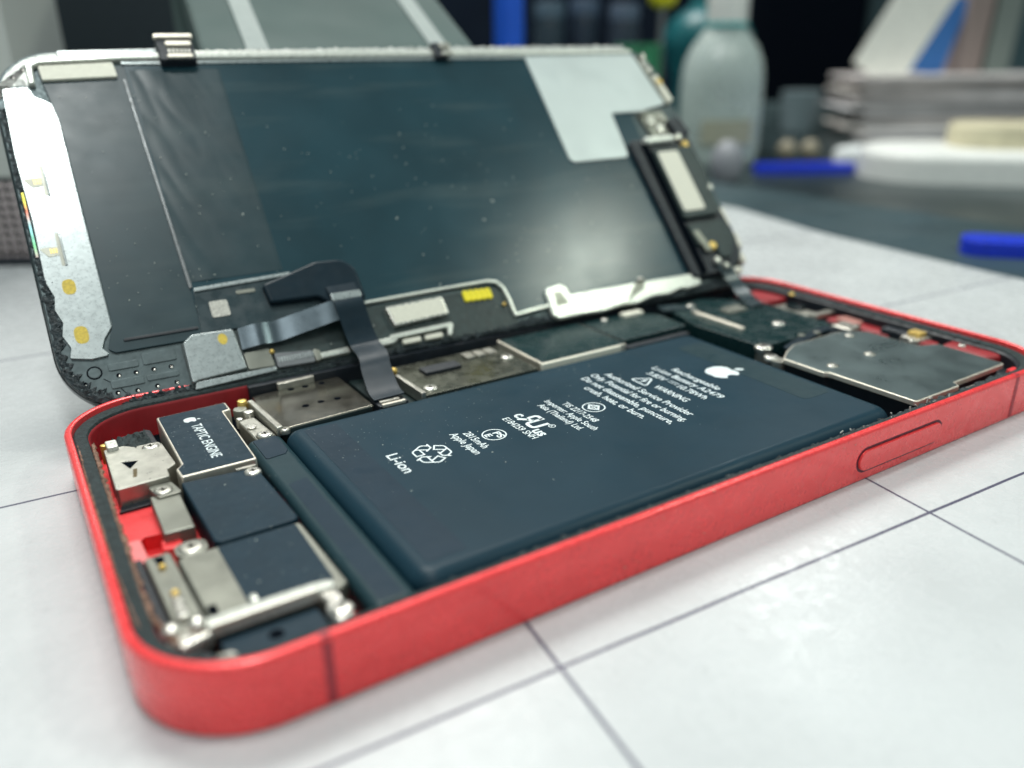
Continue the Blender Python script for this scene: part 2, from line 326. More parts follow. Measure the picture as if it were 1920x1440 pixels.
# ================================================================== SETTING
def desk_material():
    m = bpy.data.materials.new('white_work_sheet'); m.use_nodes = True; nt = m.node_tree; N = nt.nodes; L = nt.links; p = N['Principled BSDF']
    tc = N.new('ShaderNodeTexCoord'); s = N.new('ShaderNodeVectorMath'); s.operation = 'SCALE'; s.inputs['Scale'].default_value = 1000; L.new(tc.outputs['Object'], s.inputs[0])
    sp = N.new('ShaderNodeSeparateXYZ'); L.new(s.outputs[0], sp.inputs[0])
    wob = N.new('ShaderNodeTexNoise'); wob.inputs['Scale'].default_value = 0.05; L.new(s.outputs[0], wob.inputs['Vector'])
    def math_(op, a, b=None):
        q = N.new('ShaderNodeMath'); q.operation = op
        for i, x in enumerate((a, b)):
            if x is None: continue
            if isinstance(x, (int, float)): q.inputs[i].default_value = x
            else: L.new(x, q.inputs[i])
        return q.outputs[0]
    wo = math_('MULTIPLY', math_('SUBTRACT', wob.outputs[0], 0.5), 0.25)
    masks = []
    for kind, a, b, wd in (('y', -45.0, -0.046, 0.34), ('y', 19.4, -0.046, 0.34), ('y', 88.0, -0.03, 0.4), ('x', 25.3, 0.12, 0.30), ('x', -32.2, 0.12, 0.34), ('x', -101, 0.1, 0.2)):
        u, v = (sp.outputs[1], sp.outputs[0]) if kind == 'y' else (sp.outputs[0], sp.outputs[1])
        d = math_('ABSOLUTE', math_('ADD', math_('SUBTRACT', u, math_('ADD', math_('MULTIPLY', v, b), a)), wo))
        mr = N.new('ShaderNodeMapRange'); mr.inputs[1].default_value = wd*0.5; mr.inputs[2].default_value = wd*0.5+0.12; mr.inputs[3].default_value = 1; mr.inputs[4].default_value = 0
        L.new(d, mr.inputs[0]); masks.append(mr.outputs[0])
    tot = masks[0]
    for x in masks[1:]: tot = math_('MAXIMUM', tot, x)
    # faint stains and scuffs
    n1 = N.new('ShaderNodeTexNoise'); n1.inputs['Scale'].default_value = 0.035; n1.inputs['Detail'].default_value = 4; L.new(s.outputs[0], n1.inputs['Vector'])
    n2 = N.new('ShaderNodeTexNoise'); n2.inputs['Scale'].default_value = 0.30; n2.inputs['Detail'].default_value = 3; L.new(s.outputs[0], n2.inputs['Vector'])
    r1 = N.new('ShaderNodeMapRange'); r1.inputs[1].default_value = 0.35; r1.inputs[2].default_value = 0.7; r1.inputs[3].default_value = 1.05; r1.inputs[4].default_value = 0.91; L.new(n1.outputs[0], r1.inputs[0])
    r2 = N.new('ShaderNodeMapRange'); r2.inputs[1].default_value = 0.66; r2.inputs[2].default_value = 0.80; r2.inputs[3].default_value = 1.0; r2.inputs[4].default_value = 0.85; L.new(n2.outputs[0], r2.inputs[0])
    # thin brown scratches
    st = N.new('ShaderNodeVectorMath'); st.operation = 'MULTIPLY'; st.inputs[1].default_value = (0.9, 0.14, 1); L.new(s.outputs[0], st.inputs[0])
    rt = N.new('ShaderNodeVectorRotate'); rt.inputs['Angle'].default_value = 0.5; L.new(s.outputs[0], rt.inputs['Vector']); L.new(rt.outputs[0], st.inputs[0])
    n3 = N.new('ShaderNodeTexNoise'); n3.inputs['Scale'].default_value = 1.2; n3.inputs['Detail'].default_value = 5; n3.inputs['Distortion'].default_value = 1.2; L.new(st.outputs[0], n3.inputs['Vector'])
    r3 = N.new('ShaderNodeMapRange'); r3.inputs[1].default_value = 0.70; r3.inputs[2].default_value = 0.74; r3.inputs[3].default_value = 1.0; r3.inputs[4].default_value = 0.78; L.new(n3.outputs[0], r3.inputs[0])
    f = math_('MULTIPLY', math_('MULTIPLY', r1.outputs[0], r2.outputs[0]), r3.outputs[0])
    c = N.new('ShaderNodeVectorMath'); c.operation = 'SCALE'; c.inputs[0].default_value = (0.575, 0.60, 0.61); L.new(f, c.inputs['Scale'])
    mx = N.new('ShaderNodeMix'); mx.data_type = 'RGBA'; L.new(tot, mx.inputs['Factor']); L.new(c.outputs[0], mx.inputs['A']); mx.inputs['B'].default_value = (0.10, 0.10, 0.15, 1)
    L.new(mx.outputs['Result'], p.inputs['Base Color'])
    # scratched satin surface
    h = None
    for ang, sc_ in ((0.3, 1.6), (1.4, 1.9), (2.3, 1.3)):
        ro = N.new('ShaderNodeVectorRotate'); ro.inputs['Angle'].default_value = ang; L.new(s.outputs[0], ro.inputs['Vector'])
        sm = N.new('ShaderNodeVectorMath'); sm.operation = 'MULTIPLY'; sm.inputs[1].default_value = (sc_, sc_*0.10, 1); L.new(ro.outputs[0], sm.inputs[0])
        nn = N.new('ShaderNodeTexNoise'); nn.inputs['Scale'].default_value = 1; nn.inputs['Detail'].default_value = 5; nn.inputs['Distortion'].default_value = 0.7; L.new(sm.outputs[0], nn.inputs['Vector'])
        h = nn.outputs[0] if h is None else math_('ADD', h, nn.outputs[0])
    b = N.new('ShaderNodeBump'); b.inputs['Strength'].default_value = 0.35; b.inputs['Distance'].default_value = 0.07*MM; L.new(h, b.inputs['Height']); L.new(b.outputs[0], p.inputs['Normal'])
    rr = N.new('ShaderNodeMapRange'); rr.inputs[1].default_value = 0.35; rr.inputs[2].default_value = 0.65; rr.inputs[3].default_value = 0.16; rr.inputs[4].default_value = 0.38
    n5 = N.new('ShaderNodeTexNoise'); n5.inputs['Scale'].default_value = 0.45; n5.inputs['Detail'].default_value = 8; n5.inputs['Distortion'].default_value = 1.0; L.new(s.outputs[0], n5.inputs['Vector'])
    L.new(n5.outputs[0], rr.inputs[0]); L.new(rr.outputs[0], p.inputs['Roughness']); p.inputs['Specular IOR Level'].default_value = 0.3
    return m
def structure(o): o['kind'] = 'structure'; return o
structure(prism('floor', rect(-3000, -3000, 4000, 5000), -30, -8, mat('bench_top', (0.020, 0.034, 0.037), 0.35, 0, 0.3, 0.01), None, 0))
o = prism('worktop_mat', rnd([(-500, -500), (224, -500), (226, 40), (222, 170), (232, 420), (-500, 420)], 12), -8, -1.2, mat('slate_mat', (0.030, 0.060, 0.072), 0.45, 0, 0.2, 0.02, 0.2, 1.0, 0.1), None, 0.6)
structure(o)
o = prism('white_work_sheet', rnd([(-420, -420), (142, -420), (146, -80), (150.5, 18), (158, 80), (171, 128), (168, 188), (40, 190), (-420, 183)], [2, 2, 60, 60, 60, 25, 10, 60, 5], 8), -1.2, 0, desk_material(), None, 0.5)
structure(o)

# ================================================================== OPENED PHONE
ph = thing('opened_phone', 'red phone body lying face up with its battery and circuits exposed', 'phone')
L_, W_, T_, R_ = 73.35, 35.75, 7.7, 11.5
fr = ring('frame', L_, W_, R_, [(0.5, 0.0), (0.12, 0.12), (0, 0.5), (0, 7.2), (0.10, 7.50), (0.32, 7.68), (0.50, 7.7), (0.85, 7.7), (1.0, 7.6), (1.05, 7.4), (1.05, 0.9), (1.6, 0.0)], M['red'], ph, 20)
# antenna bands let into the frame
for sx in (-1, 1):
    for sy in (-1, 1):
        bm = bmesh.new(); y = sy*(W_+0.015)
        bmesh.ops.create_cube(bm, size=1)
        for v in bm.verts: v.co = Vector((sx*57.85+v.co.x*0.95, y+v.co.y*0.05, 3.85+v.co.z*6.9))
        link('antenna_band', bm, M['red_band'], fr)
        prism('antenna_band', rect(sx*57.85-0.475, min(sy*(W_-0.15), sy*(W_-0.98)), sx*57.85+0.475, max(sy*(W_-0.15), sy*(W_-0.98))), 7.5, 7.712, M['red_band'], fr, 0)
# side button with its groove
def pill(name, x0, x1, zc, hz, y0, y1, m, parent, bev=0.12):
    pts = []
    for i in range(13): a = math.radians(90+180*i/12); pts.append((x0+hz+hz*math.cos(a), zc+hz*math.sin(a)))
    for i in range(13): a = math.radians(-90+180*i/12); pts.append((x1-hz+hz*math.cos(a), zc+hz*math.sin(a)))
    bm = bmesh.new(); bm_prism(bm, pts, y0, y1, bev)
    for v in bm.verts: v.co = Vector((v.co.x, -v.co.z, v.co.y))
    return link(name, bm, m, parent)
pill('button_groove', 17.9, 38.0, 3.35, 1.95, 35.0, 35.765, M['red_dark'], fr, 0)
pill('side_button', 18.30, 37.60, 3.34, 1.56, 35.0, 36.12, M['red'], fr, 0.2)
# shell
prism('back_shell', loop_rr(L_-0.9, W_-0.9, R_-0.9), 0.3, 1.3, M['red_in'], ph, 0)
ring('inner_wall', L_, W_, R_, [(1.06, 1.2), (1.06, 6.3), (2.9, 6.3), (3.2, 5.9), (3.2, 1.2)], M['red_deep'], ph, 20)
ring('gasket', L_, W_, R_, [(1.07, 6.32), (1.07, 6.75), (1.3, 6.95), (2.3, 6.9), (2.75, 6.7), (2.9, 6.32)], M['foam'], ph, 60)
crumbs('glue_residue', [(-70.15+0.0, 22), (-70.3, 12), (-70.4, 0), (-70.45, -12), (-70.4, -22), (-69.0, -28)], -0.28, 0.28, 0.5, M['glue'], ph, 4, 0.3, 0.9, 6.35)
crumbs('glue_residue', [(-71.95, 22), (-72.1, 12), (-72.15, 0), (-72.1, -14), (-71.7, -24)], -0.12, 0.12, 0.25, M['glue'], ph, 6, 0.3, 0.9, 6.85)
crumbs('torn_adhesive', [(-52, -33.6), (-20, -33.7), (10, -33.7), (40, -33.6), (60, -33.5)], -0.9, 0.6, 0.42, M['crumb'], ph, 2, 0.25, 1.1, 6.6)
crumbs('torn_adhesive', [(71.3, -22), (71.4, 0), (71.3, 22)], -0.6, 0.8, 0.4, M['crumb'], ph, 12, 0.3, 0.9, 6.8)
bm = bmesh.new()
for i in range(18):
    x = random.uniform(16, 52); y = -33.4+random.uniform(-0.6, 0.7); s = random.uniform(0.1, 0.26)
    bmesh.ops.create_cube(bm, size=s, matrix=Matrix.Translation((x, y, 7.0+random.uniform(0, .35))) @ Euler((random.random()*3, random.random()*3, random.random()*3)).to_matrix().to_4x4() @ Matrix.Diagonal((random.uniform(1, 3.2), 1, 0.5, 1)))
o = link('glue_flakes', bm, mat('pale_flakes', (0.42, 0.45, 0.42), 0.6), ph); o['kind'] = 'stuff'
prism('side_liner', rect(-46, 31.6, 62, 33.4), 1.3, 6.3, M['black'], ph, 0.1)
prism('end_bay', rnd(rect(60.8, -31.5, 71.2, 31.5), 5), 1.31, 4.0, M['black'], ph, 0.2)
et = ring('end_trim', L_, W_, R_, [(2.7, 1.4), (2.7, 6.45), (3.0, 6.5), (3.35, 6.2), (3.35, 1.4)], M['black'], ph, 20)
bm = bmesh.new(); bm.from_mesh(et.data); bmesh.ops.delete(bm, geom=[v for v in bm.verts if v.co.x < 0.05], context='VERTS'); bm.to_mesh(et.data); bm.free()
# dark liners under the parts
prism('battery_tray', rect(-50.5, -32, 36.8, 33.0), 1.31, 1.6, M['pit'], ph, 0)
prism('speaker_well', rect(-66.2, -32.3, -52.2, -10), 1.31, 1.9, M['pit'], ph, 0)
prism('taptic_well', rect(-64, 4.5, -47, 32.0), 1.31, 1.7, M['pit'], ph, 0)
prism('upper_well', rnd([(36, -32.3), (64, -32.3), (64, 24), (60, 32), (36, 32)], 3), 1.31, 1.9, M['pit'], ph, 0)
# ------------------------------------------------ battery
bat = prism('battery', rnd(rect(-46.2, -30.6, 34.6, 14.7), [3.0, 3.0, 2.4, 2.4], 8), 1.6, 5.6, M['battery'], ph, 2.2, 8)
prism('battery_seam', rect(-45, -31.6, 34.0, -30.3), 1.6, 3.3, M['black'], bat, 0.25)
prism('tape', rnd(rect(-43.6, -27.4, -38.7, 12.1), 0.3), 5.6, 5.625, M['batt3'], bat, 0)
prism('tape', rnd(rect(25.8, -20.5, 32.0, 8.5), 0.9), 5.6, 5.625, M['batt2'], bat, 0)
fl = prism('battery_flap', rnd(rect(-51.5, -31.2, -46.3, 15.0), 1.3, 8), 1.6, 5.0, M['batt2'], bat, 1.1, 6)
prism('tape', rnd([(-50.6, 14.0), (-47.2, 14.0), (-47.2, 8.6), (-47.8, 7.6), (-50.6, 7.2)], 0.4), 4.5, 5.12, M['batt3'], fl, 0.08)
prism('tape', rnd([(-50.3, -1.2), (-47.7, -0.6), (-47.7, -29.9), (-50.3, -29.9)], 0.3), 4.9, 5.035, M['batt3'], fl, 0.02)
# printing on the battery
ZP = 5.632; CY = -4.75
bm = bmesh.new()
def T(s, x, y, width, cap, bold=0.0, **k): bm_text(bm, s, x, y, width, cap, ZP, bold, **k)
T('Li-ion', -36.15, -4.95, 6.0, 1.75, 0.011)
T('2815mAh', -24.2, -4.4, 5.8, 1.3, 0.011); T('Apple Japan', -26.0, -4.55, 7.6, 1.3, 0.011)
T('E184259 SNH', -16.9, -4.5, 8.2, 1.25, 0.010)
T('TIS 2217-2548', -6.2, CY, 8.2, 1.25, 0.010); T('Importer: Apple South', -7.95, CY, 12.7, 1.25, 0.010); T('Asia (Thailand) Ltd.', -9.7, CY+0.25, 10.8, 1.25, 0.010)
T('Authorized Service Provider', 7.15, CY, 20.5, 1.45, 0.012); T('Only. Potential for fire or burning.', 4.95, CY, 22.6, 1.45, 0.012)
T('Do not disassemble, puncture,', 2.75, CY, 21.7, 1.45, 0.012); T('crush, heat, or burn.', 0.6, CY+0.1, 14.4, 1.45, 0.012)
T('WARNING', 10.3, -7.0, 7.4, 1.45, 0.012)
T('Rechargeable', 18.0, CY+0.1, 10.8, 1.45, 0.011); T('Li-ion Battery A2479', 15.8, CY+0.05, 16.0, 1.45, 0.011)
T('3.83V', 13.45, -0.1, 4.3, 1.4, 0.011); T('10.78Wh', 13.45, -8.5, 6.2, 1.4, 0.011)
# direct-current sign
poly_line(bm, [(13.9, -2.85), (13.9, -4.95)], 0.16, ZP)
for a in (-2.85, -3.6, -4.35): poly_line(bm, [(13.3, a), (13.3, a-0.55)], 0.16, ZP)
# warning triangle with bolt
def tri_pts(s): return rnd([(12.0+s*0.4, -0.45), (8.95-s*0.2, 1.5+s*0.3), (8.95-s*0.2, -2.4-s*0.3)], 0.35, 4)
poly_line(bm, tri_pts(0), 0.30, ZP, True)
poly_line(bm, [(11.0, -0.5), (10.15, -0.25), (10.3, -0.7), (9.45, -0.4)], 0.26, ZP)
# oval marks
def oval(cx, cy, rx, ry, wd): poly_line(bm, [(cx+rx*math.cos(t), cy+ry*math.sin(t)) for t in [2*math.pi*i/40 for i in range(40)]], wd, ZP, True)
oval(-21.25, -4.35, 1.72, 1.72, 0.20)
T('PS', -20.65, -4.75, 2.0, 1.15, 0.03); T('E', -22.05, -4.15, 0.9, 1.1, 0.03)
oval(-3.45, -4.5, 1.72, 1.72, 0.20)
poly_line(bm, [(-2.5, -4.5), (-3.45, -3.4), (-4.4, -4.5), (-3.45, -5.6)], 0.34, ZP, True)
poly_line(bm, [(-2.6, -4.5), (-4.3, -4.5)], 0.18, ZP); poly_line(bm, [(-3.45, -3.5), (-3.45, -5.5)], 0.18, ZP)
# recognised-component mark: c, mirrored R joined to U, us, (R)
T('c', -14.4, -0.75, 1.15, 2.05, 0.03); T('us', -15.2, -7.35, 2.3, 1.9, 0.03)
def F(pts): flatv = [bm.verts.new((x, y, ZP)) for x, y in pts]; f = bm.faces.new(flatv); f.normal_update(); (f.normal_flip() if f.normal.z < 0 else None)
x0, x1 = -15.7, -12.2
poly_line(bm, [(x0+0.1, -1.65), (x0+1.4, -2.75)], 0.62, ZP)          # leg of the mirrored R
poly_line(bm, rnd([(x0+1.45, -3.4), (x0+1.45, -2.25), (x1-0.28, -2.25), (x1-0.28, -3.75)], 0.5), 0.56, ZP)
poly_line(bm, rnd([(x1, -3.72), (x0+0.30, -3.72), (x0+0.30, -5.55), (x1-0.4, -5.55)], [0, 0.6, 0.6, 0]), 0.60, ZP)
oval(-12.7, -6.55, 0.50, 0.50, 0.13); T('R', -12.7, -6.55, 0.42, 0.5, 0.02)
# three-arrow recycling loop
def bm_glyph(ch, x, y, wd, ht, bold):
    cu = bpy.data.curves.new('t', 'FONT'); cu.body = ch; cu.offset = bold; to = bpy.data.objects.new('t', cu); sc.collection.objects.link(to)
    dg = bpy.context.evaluated_depsgraph_get(); dg.update(); me = bpy.data.meshes.new_from_object(to.evaluated_get(dg))
    xs = [v.co.x for v in me.vertices]; ys = [v.co.y for v in me.vertices]; xa, xb, ya, yb = min(xs), max(xs), min(ys), max(ys)
    vs = [bm.verts.new((x+((v.co.y-ya)/(yb-ya)-0.5)*ht, y-((v.co.x-xa)/(xb-xa)-0.5)*wd, ZP)) for v in me.vertices]
    for p in me.polygons:
        try: f = bm.faces.new([vs[k] for k in p.vertices])
        except ValueError: continue
        f.normal_update()
        if f.normal.z < 0: f.normal_flip()
    bpy.data.objects.remove(to); bpy.data.curves.remove(cu); bpy.data.meshes.remove(me)
bm_glyph('\u2672', -31.45, -4.7, 5.9, 5.3, 0.006)
# fruit emblem
def emb(cx, cy, s):
    body = [(-1.0, 0.32), (-0.86, 0.78), (-0.35, 1.12), (0.25, 1.14), (0.72, 0.92), (0.96, 0.50), (0.92, 0.18), (0.84, 0.0), (0.92, -0.22), (0.94, -0.55),
            (0.74, -0.88), (0.42, -0.99), (0.36, -0.80), (0.10, -0.62), (-0.18, -0.66), (-0.36, -0.86), (-0.38, -1.0), (-0.75, -0.70), (-1.0, -0.32), (-0.96, -0.08), (-0.92, 0.0)]
    F([(cx+x*s*1.05-0.2, cy+y*s) for x, y in rnd(body, 0.25, 3)])
    leaf = [(1.02, 0.02), (1.15, -0.28), (1.42, -0.46), (1.66, -0.48), (1.60, -0.22), (1.38, 0.02)]
    F([(cx+x*s*1.05-0.2, cy+y*s) for x, y in rnd(leaf, 0.12, 3)])
emb(23.9, -4.9, 2.45)
link('battery_printing', bm, M['print'], bat)

# ------------------------------------------------ vibration motor
TP = [(-60.9, 28.1), (-50.6, 28.5), (-50.6, 25.2), (-51.7, 25.0), (-52.0, 6.4), (-61.8, 6.4), (-61.9, 9.1), (-61.0, 10.2)]
te = prism('vibration_motor', rnd(TP, 0.35), 1.7, 6.0, M['edge'], ph, 0.22, 3)
prism('motor_cover', rnd(inset(TP, 0.28), 0.3), 5.9, 6.04, M['sticker'], te, 0.03)
bm = bmesh.new(); bm_text(bm, 'TAPTIC ENGINE', -56.35, 16.0, 12.6, 1.5, 6.055, 0.012)
ZP_ = ZP; ZP = 6.055; emb(-56.6, 24.3, 0.85); ZP = ZP_
link('motor_printing', bm, M['print'], te)
# ------------------------------------------------ connector bracket beside the port
BR = [(-69.1, 20.6), (-66.6, 20.6), (-65.3, 19.4), (-64.9, 18.0), (-62.4, 17.6), (-61.9, 19.2), (-61.5, 11.0), (-62.8, 9.9), (-62.9, 7.7), (-69.4, 7.4)]
br = prism('port_bracket', rnd(BR, 0.4), 2.2, 6.0, M['steel'], ph, 0.35, 3)
prism('bracket_hole', [(-67.6, 15.2), (-65.6, 14.6), (-66.9, 12.6)], 5.9, 6.012, M['pit'], br, 0)
prism('bracket_hole', [(-66.6, 12.3), (-66.1, 12.3), (-66.5, 9.8), (-67.0, 9.8)], 5.9, 6.012, mat('copper_shadow', (0.10, 0.07, 0.02), 0.4, 0.6), br, 0)
prism('bracket_lug', rnd([(-65.2, 20.6), (-62.0, 20.6), (-61.6, 17.8), (-64.8, 17.8)], 0.6), 4.5, 5.5, M['steel'], br, 0.1)
screw(-63.3, 19.1, 5.55, 1.15, br)
prism('spring_contact', rnd(rect(-68.7, 19.6, -67.2, 22.2), 0.3), 5.6, 6.6, M['whitemetal'], br, 0.2)
crumbs('corner_foam', [(-67.0, 21.5), (-62.6, 21.8)], 0, 6.0, 1.0, M['foam'], ph, 8, 0.35, 0.5, 4.3)
prism('corner_block', rnd([(-66.5, 27.5), (-62, 28.5), (-61.8, 20.6), (-67.2, 20.5)], 0.8), 1.3, 4.5, M['black'], ph, 0.3)
cyl('gold_contact', -68.8, 22.9, 3, 5.8, 0.5, M['gold'], ph)
prism('bracket_lug', rnd([(-65.8, 7.6), (-62.9, 7.6), (-62.2, 3.9), (-65.2, 3.9)], 0.5), 3.5, 5.3, M['steel_d'], ph, 0.15)
screw(-64.3, 5.3, 5.35, 1.2, ph, 'steel')
prism('port_bracket_foot', [(-69.2, 7.6), (-63, 7.6), (-63.5, 6.2), (-69.6, 6.0)], 1.5, 3.6, M['black'], ph, 0.2)
# red port housing and small plate
prism('port_housing', [(-70.5, 11.5), (-65.4, 9.4), (-65.9, -1.4), (-68.0, -1.0), (-68.9, -2.5), (-70.6, -2.2)], 1.3, 3.2, M['red_in'], ph, 0.15)
prism('port_lip', rnd([(-70.4, -3.2), (-68.6, -3.2), (-68.4, -8.6), (-70.2, -8.8)], 0.4), 1.3, 4.4, M['pink'], ph, 0.3)
prism('port_lip', rnd([(-66.6, -3.8), (-64.3, -4.4), (-64.6, -6.6), (-66.8, -6.2)], 0.4), 1.3, 3.8, M['red_in'], ph, 0.3)
prism('port_shield', rnd([(-66.0, 5.2), (-62.5, 5.0), (-62.7, -5.0), (-66.2, -4.8)], 0.25), 2.0, 5.0, M['steel_d'], ph, 0.45, 4)
# black speaker back next to the battery
prism('speaker_back', rnd([(-62.0, 6.0), (-52.6, 5.0), (-52.0, -10.9), (-61.8, -11.0)], [0.3, 0.3, 1.0, 1.0]), 1.7, 5.5, M['sticker'], ph, 0.28, 3)
prism('tab', rect(-55.2, 5.0, -52.6, 5.5), 5.4, 5.75, M['steel'], ph, 0.05)
screw(-53.4, 3.75, 5.55, 1.1, ph, 'silver')
screw(-64.1, -9.3, 4.9, 1.45, ph, 'steel')
prism('screw_boss', rnd(rect(-65.9, -10.9, -62.4, -7.7), 1.2), 1.5, 4.9, M['steel_d'], ph, 0.1)
# loudspeaker
sp_ = prism('loudspeaker', rnd([(-66.1, -11.5), (-52.2, -11.4), (-51.9, -25.6), (-53, -26.4), (-65.6, -25.8)], 0.7), 1.9, 5.4, M['steel_d'], ph, 0.35, 3)
prism('speaker_sticker', rnd([(-61.8, -11.7), (-52.9, -11.7), (-53.0, -24.6), (-61.7, -24.4)], 0.4), 5.4, 5.46, M['sticker'], sp_, 0.03)
spl = prism('antenna_plate', rnd([(-69.2, -9.9), (-66.4, -9.9), (-65.9, -24.8), (-68.7, -24.8)], 0.5), 3.0, 5.6, M['steel_d'], ph, 0.25, 3)
prism('antenna_plate_side', rnd([(-70.2, -8.8), (-69.3, -8.8), (-68.8, -26.5), (-69.8, -26.0)], 0.2), 1.5, 5.0, M['black'], ph, 0.2)
prism('plate_slot', [(-68.3, -10.3), (-67.2, -10.6), (-67.5, -12.9), (-68.0, -12.9)], 5.5, 5.615, M['pit'], spl, 0)
ball('spring_pin', (-67.75, -13.0, 5.75), 0.42, M['gold'], spl)
prism('pin_arm', rnd([(-68.1, -19.2), (-67.2, -19.2), (-67.1, -23.6), (-68.3, -23.6)], 0.4), 5.6, 6.3, M['silver'], spl, 0.2, 3)
ball('spring_pin', (-67.65, -19.3, 6.3), 0.45, M['gold'], spl, 0.8)
prism('plate_notch', rect(-65.4, -22.0, -64.5, -25.0), 5.38, 5.415, M['pit'], sp_, 0)
# braided bracket bar across the speaker
bar = thing_bar = None
bm = bmesh.new(); bm_prism(bm, rnd([(-66.3, -24.9), (-55.6, -25.0), (-53.6, -25.4), (-53.5, -26.8), (-55.6, -26.7), (-66.3, -26.6)], 0.4), 5.0, 6.3, 0.5, 3)
bar = link('ground_strap', bm, M['whitemetal'], ph)
bm = bmesh.new()
for i in range(38):
    x = -65.6+i*0.27; bm_cyl(bm, x, -26.55, 5.4, 6.32, 0.13, 8, 0.05)
link('strap_ribs', bm, M['edge'], bar)
prism('strap_nub', rnd(rect(-61.6, -25.1, -60.9, -23.9), 0.2), 5.4, 6.5, M['whitemetal'], bar, 0.2)
prism('strap_foot', rnd([(-55.6, -25.9), (-53.7, -25.9), (-53.4, -28.4), (-54.0, -29.0), (-53.4, -31.6), (-55.4, -32.0), (-55.7, -29.2), (-55.2, -28.4)], 0.5), 4.6, 5.9, M['silver'], bar, 0.4, 3)
screw(-54.3, -30.3, 5.9, 1.1, bar)
ball('strap_knob', (-69.2, -25.2, 6.1), 1.0, M['silver'], bar, 0.8); ball('strap_knob', (-66.9, -25.4, 6.2), 0.95, M['silver'], bar, 0.8)
prism('strap_foot', rnd([(-70.0, -25.2), (-66.0, -24.9), (-65.8, -27.0), (-68.6, -27.8), (-69.9, -26.8)], 0.6), 4.4, 5.9, M['silver'], bar, 0.4, 3)
prism('lower_cover', rnd([(-65.5, -26.9), (-55.9, -27.1), (-55.7, -32.6), (-65.2, -32.6)], 0.3), 1.5, 4.7, M['sticker'], ph, 0.15)
cyl('cover_hole', -60.6, -29.0, 4.6, 4.73, 0.75, M['pit'], ph, 0)
prism('corner_clip', rnd([(-66.6, -29.4), (-64.8, -29.6), (-63.6, -32.4), (-65.8, -32.4)], 0.3), 3.0, 5.2, M['steel'], ph, 0.2)
cyl('corner_post', -67.6, -28.6, 1.5, 4.6, 1.3, M['black'], ph, 0.3)
# ------------------------------------------------ SIM tray
sim = prism('sim_reader', rnd([(-46.6, 24.6), (-46.0, 30.5), (-30.9, 31.4), (-30.8, 16.2), (-46.6, 15.2)], 0.5), 1.7, 5.2, M['bronze'], ph, 0.3, 3)
for (hx, hy) in ((-39.7, 29.9), (-37.3, 29.8), (-34.5, 29.7), (-40.0, 21.8), (-37.4, 22.1), (-34.7, 21.9)):
    cyl('hole', hx, hy, 5.1, 5.225, 0.55, M['pit'], sim, 0)
prism('reader_rail', rnd([(-47.6, 27.5), (-46.6, 27.5), (-45.7, 14.9), (-46.8, 14.6)], 0.3), 4.4, 5.9, M['steel'], sim, 0.3, 3)
prism('reader_contact', rnd([(-41.6, 31.6), (-35.2, 31.8), (-35.2, 30.9), (-41.6, 30.6)], 0.3), 5.2, 6.3, M['steel'], sim, 0.2)
screw(-45.6, 14.7, 5.3, 0.75, sim, 'steel')
br2 = prism('spring_bracket', rnd([(-50.4, 22.6), (-47.8, 23.0), (-46.9, 14.6), (-49.9, 14.2)], 0.5), 1.8, 4.9, M['steel'], ph, 0.3, 3)
screw(-48.5, 14.9, 5.25, 1.15, ph, 'silver')
prism('screw_lug', rnd(rect(-49.7, 13.9, -47.2, 16.4), 0.9), 3.0, 5.1, M['steel_d'], ph, 0.15)
cyl('grommet', -49.3, 18.9, 4.7, 5.2, 0.7, M['silver'], br2)
for (x, y, z, r, m) in ((-49.0, 26.3, 5.3, 1.1, 'steel_d'), (-48.2, 27.8, 6.0, 0.75, 'gold'), (-48.3, 24.0, 5.6, 0.8, 'silver'), (-50.0, 22.9, 5.2, 0.55, 'silver')):
    cyl('spring_contact', x, y, z-1.6, z, r, M[m], br2, 0.25)
# ------------------------------------------------ logic board and shields
lb = prism('logic_board', rnd([(-29.0, 14.9), (35.6, 14.9), (36.0, 32.4), (-29.0, 32.4)], 0.5), 1.6, 3.6, M['board'], ph, 0.1)
pa = prism('board_plate', rnd([(-22.9, 14.9), (-0.4, 14.9), (-0.4, 29.5), (-22.5, 29.5), (-22.9, 24)], 0.4), 3.6, 5.3, mat('board_plate_shaded', (0.15, 0.155, 0.125), 0.28, 0.85, 0.15, 0.2), lb, 0.15)  # plate colour darkened to carry its partial shadow
prism('plate_rail', rnd([(-23.4, 24.6), (-22.7, 24.8), (-22.3, 14.9), (-23.2, 14.8)], 0.2), 4.0, 5.9, M['steel'], pa, 0.2)
screw(-20.4, 17.3, 5.35, 1.2, pa, 'silver'); screw(-2.1, 22.8, 5.35, 1.15, pa, 'silver')
ball('gold_contact', (-22.6, 26.6, 5.8), 0.6, M['gold'], pa); ball('gold_contact', (-22.9, 28.0, 5.6), 0.5, M['silver'], pa)
for i in range(3): prism('connector', rnd(rect(-9.0+i*2.2, 25.0, -7.2+i*2.2, 27.6), 0.2), 5.2, 6.0, M['steel'], pa, 0.15)
prism('connector', rnd(rect(-18.5, 22.5, -11.5, 25.5), 0.3), 5.2, 5.9, M['black'], pa, 0.15)
prism('flex_socket', rnd([(-30.6, 18.4), (-25.4, 18.2), (-25.4, 15.0), (-30.4, 15.0)], 0.3), 3.6, 5.2, M['black'], lb, 0.2)
prism('socket_clip', rnd(rect(-30.0, 15.7, -26.6, 16.3), 0.15), 5.1, 5.6, M['steel'], lb, 0.15)
prism('socket_clip', rnd(rect(-30.0, 14.7, -26.0, 15.3), 0.15), 5.0, 5.5, M['edge'], lb, 0.15)
sh = prism('board_shield', rnd([(0.1, 14.9), (19.2, 14.9), (19.4, 17.5), (19.4, 30.0), (0.1, 30.0)], 0.35), 3.6, 6.0, M['edge'], lb, 0.12)
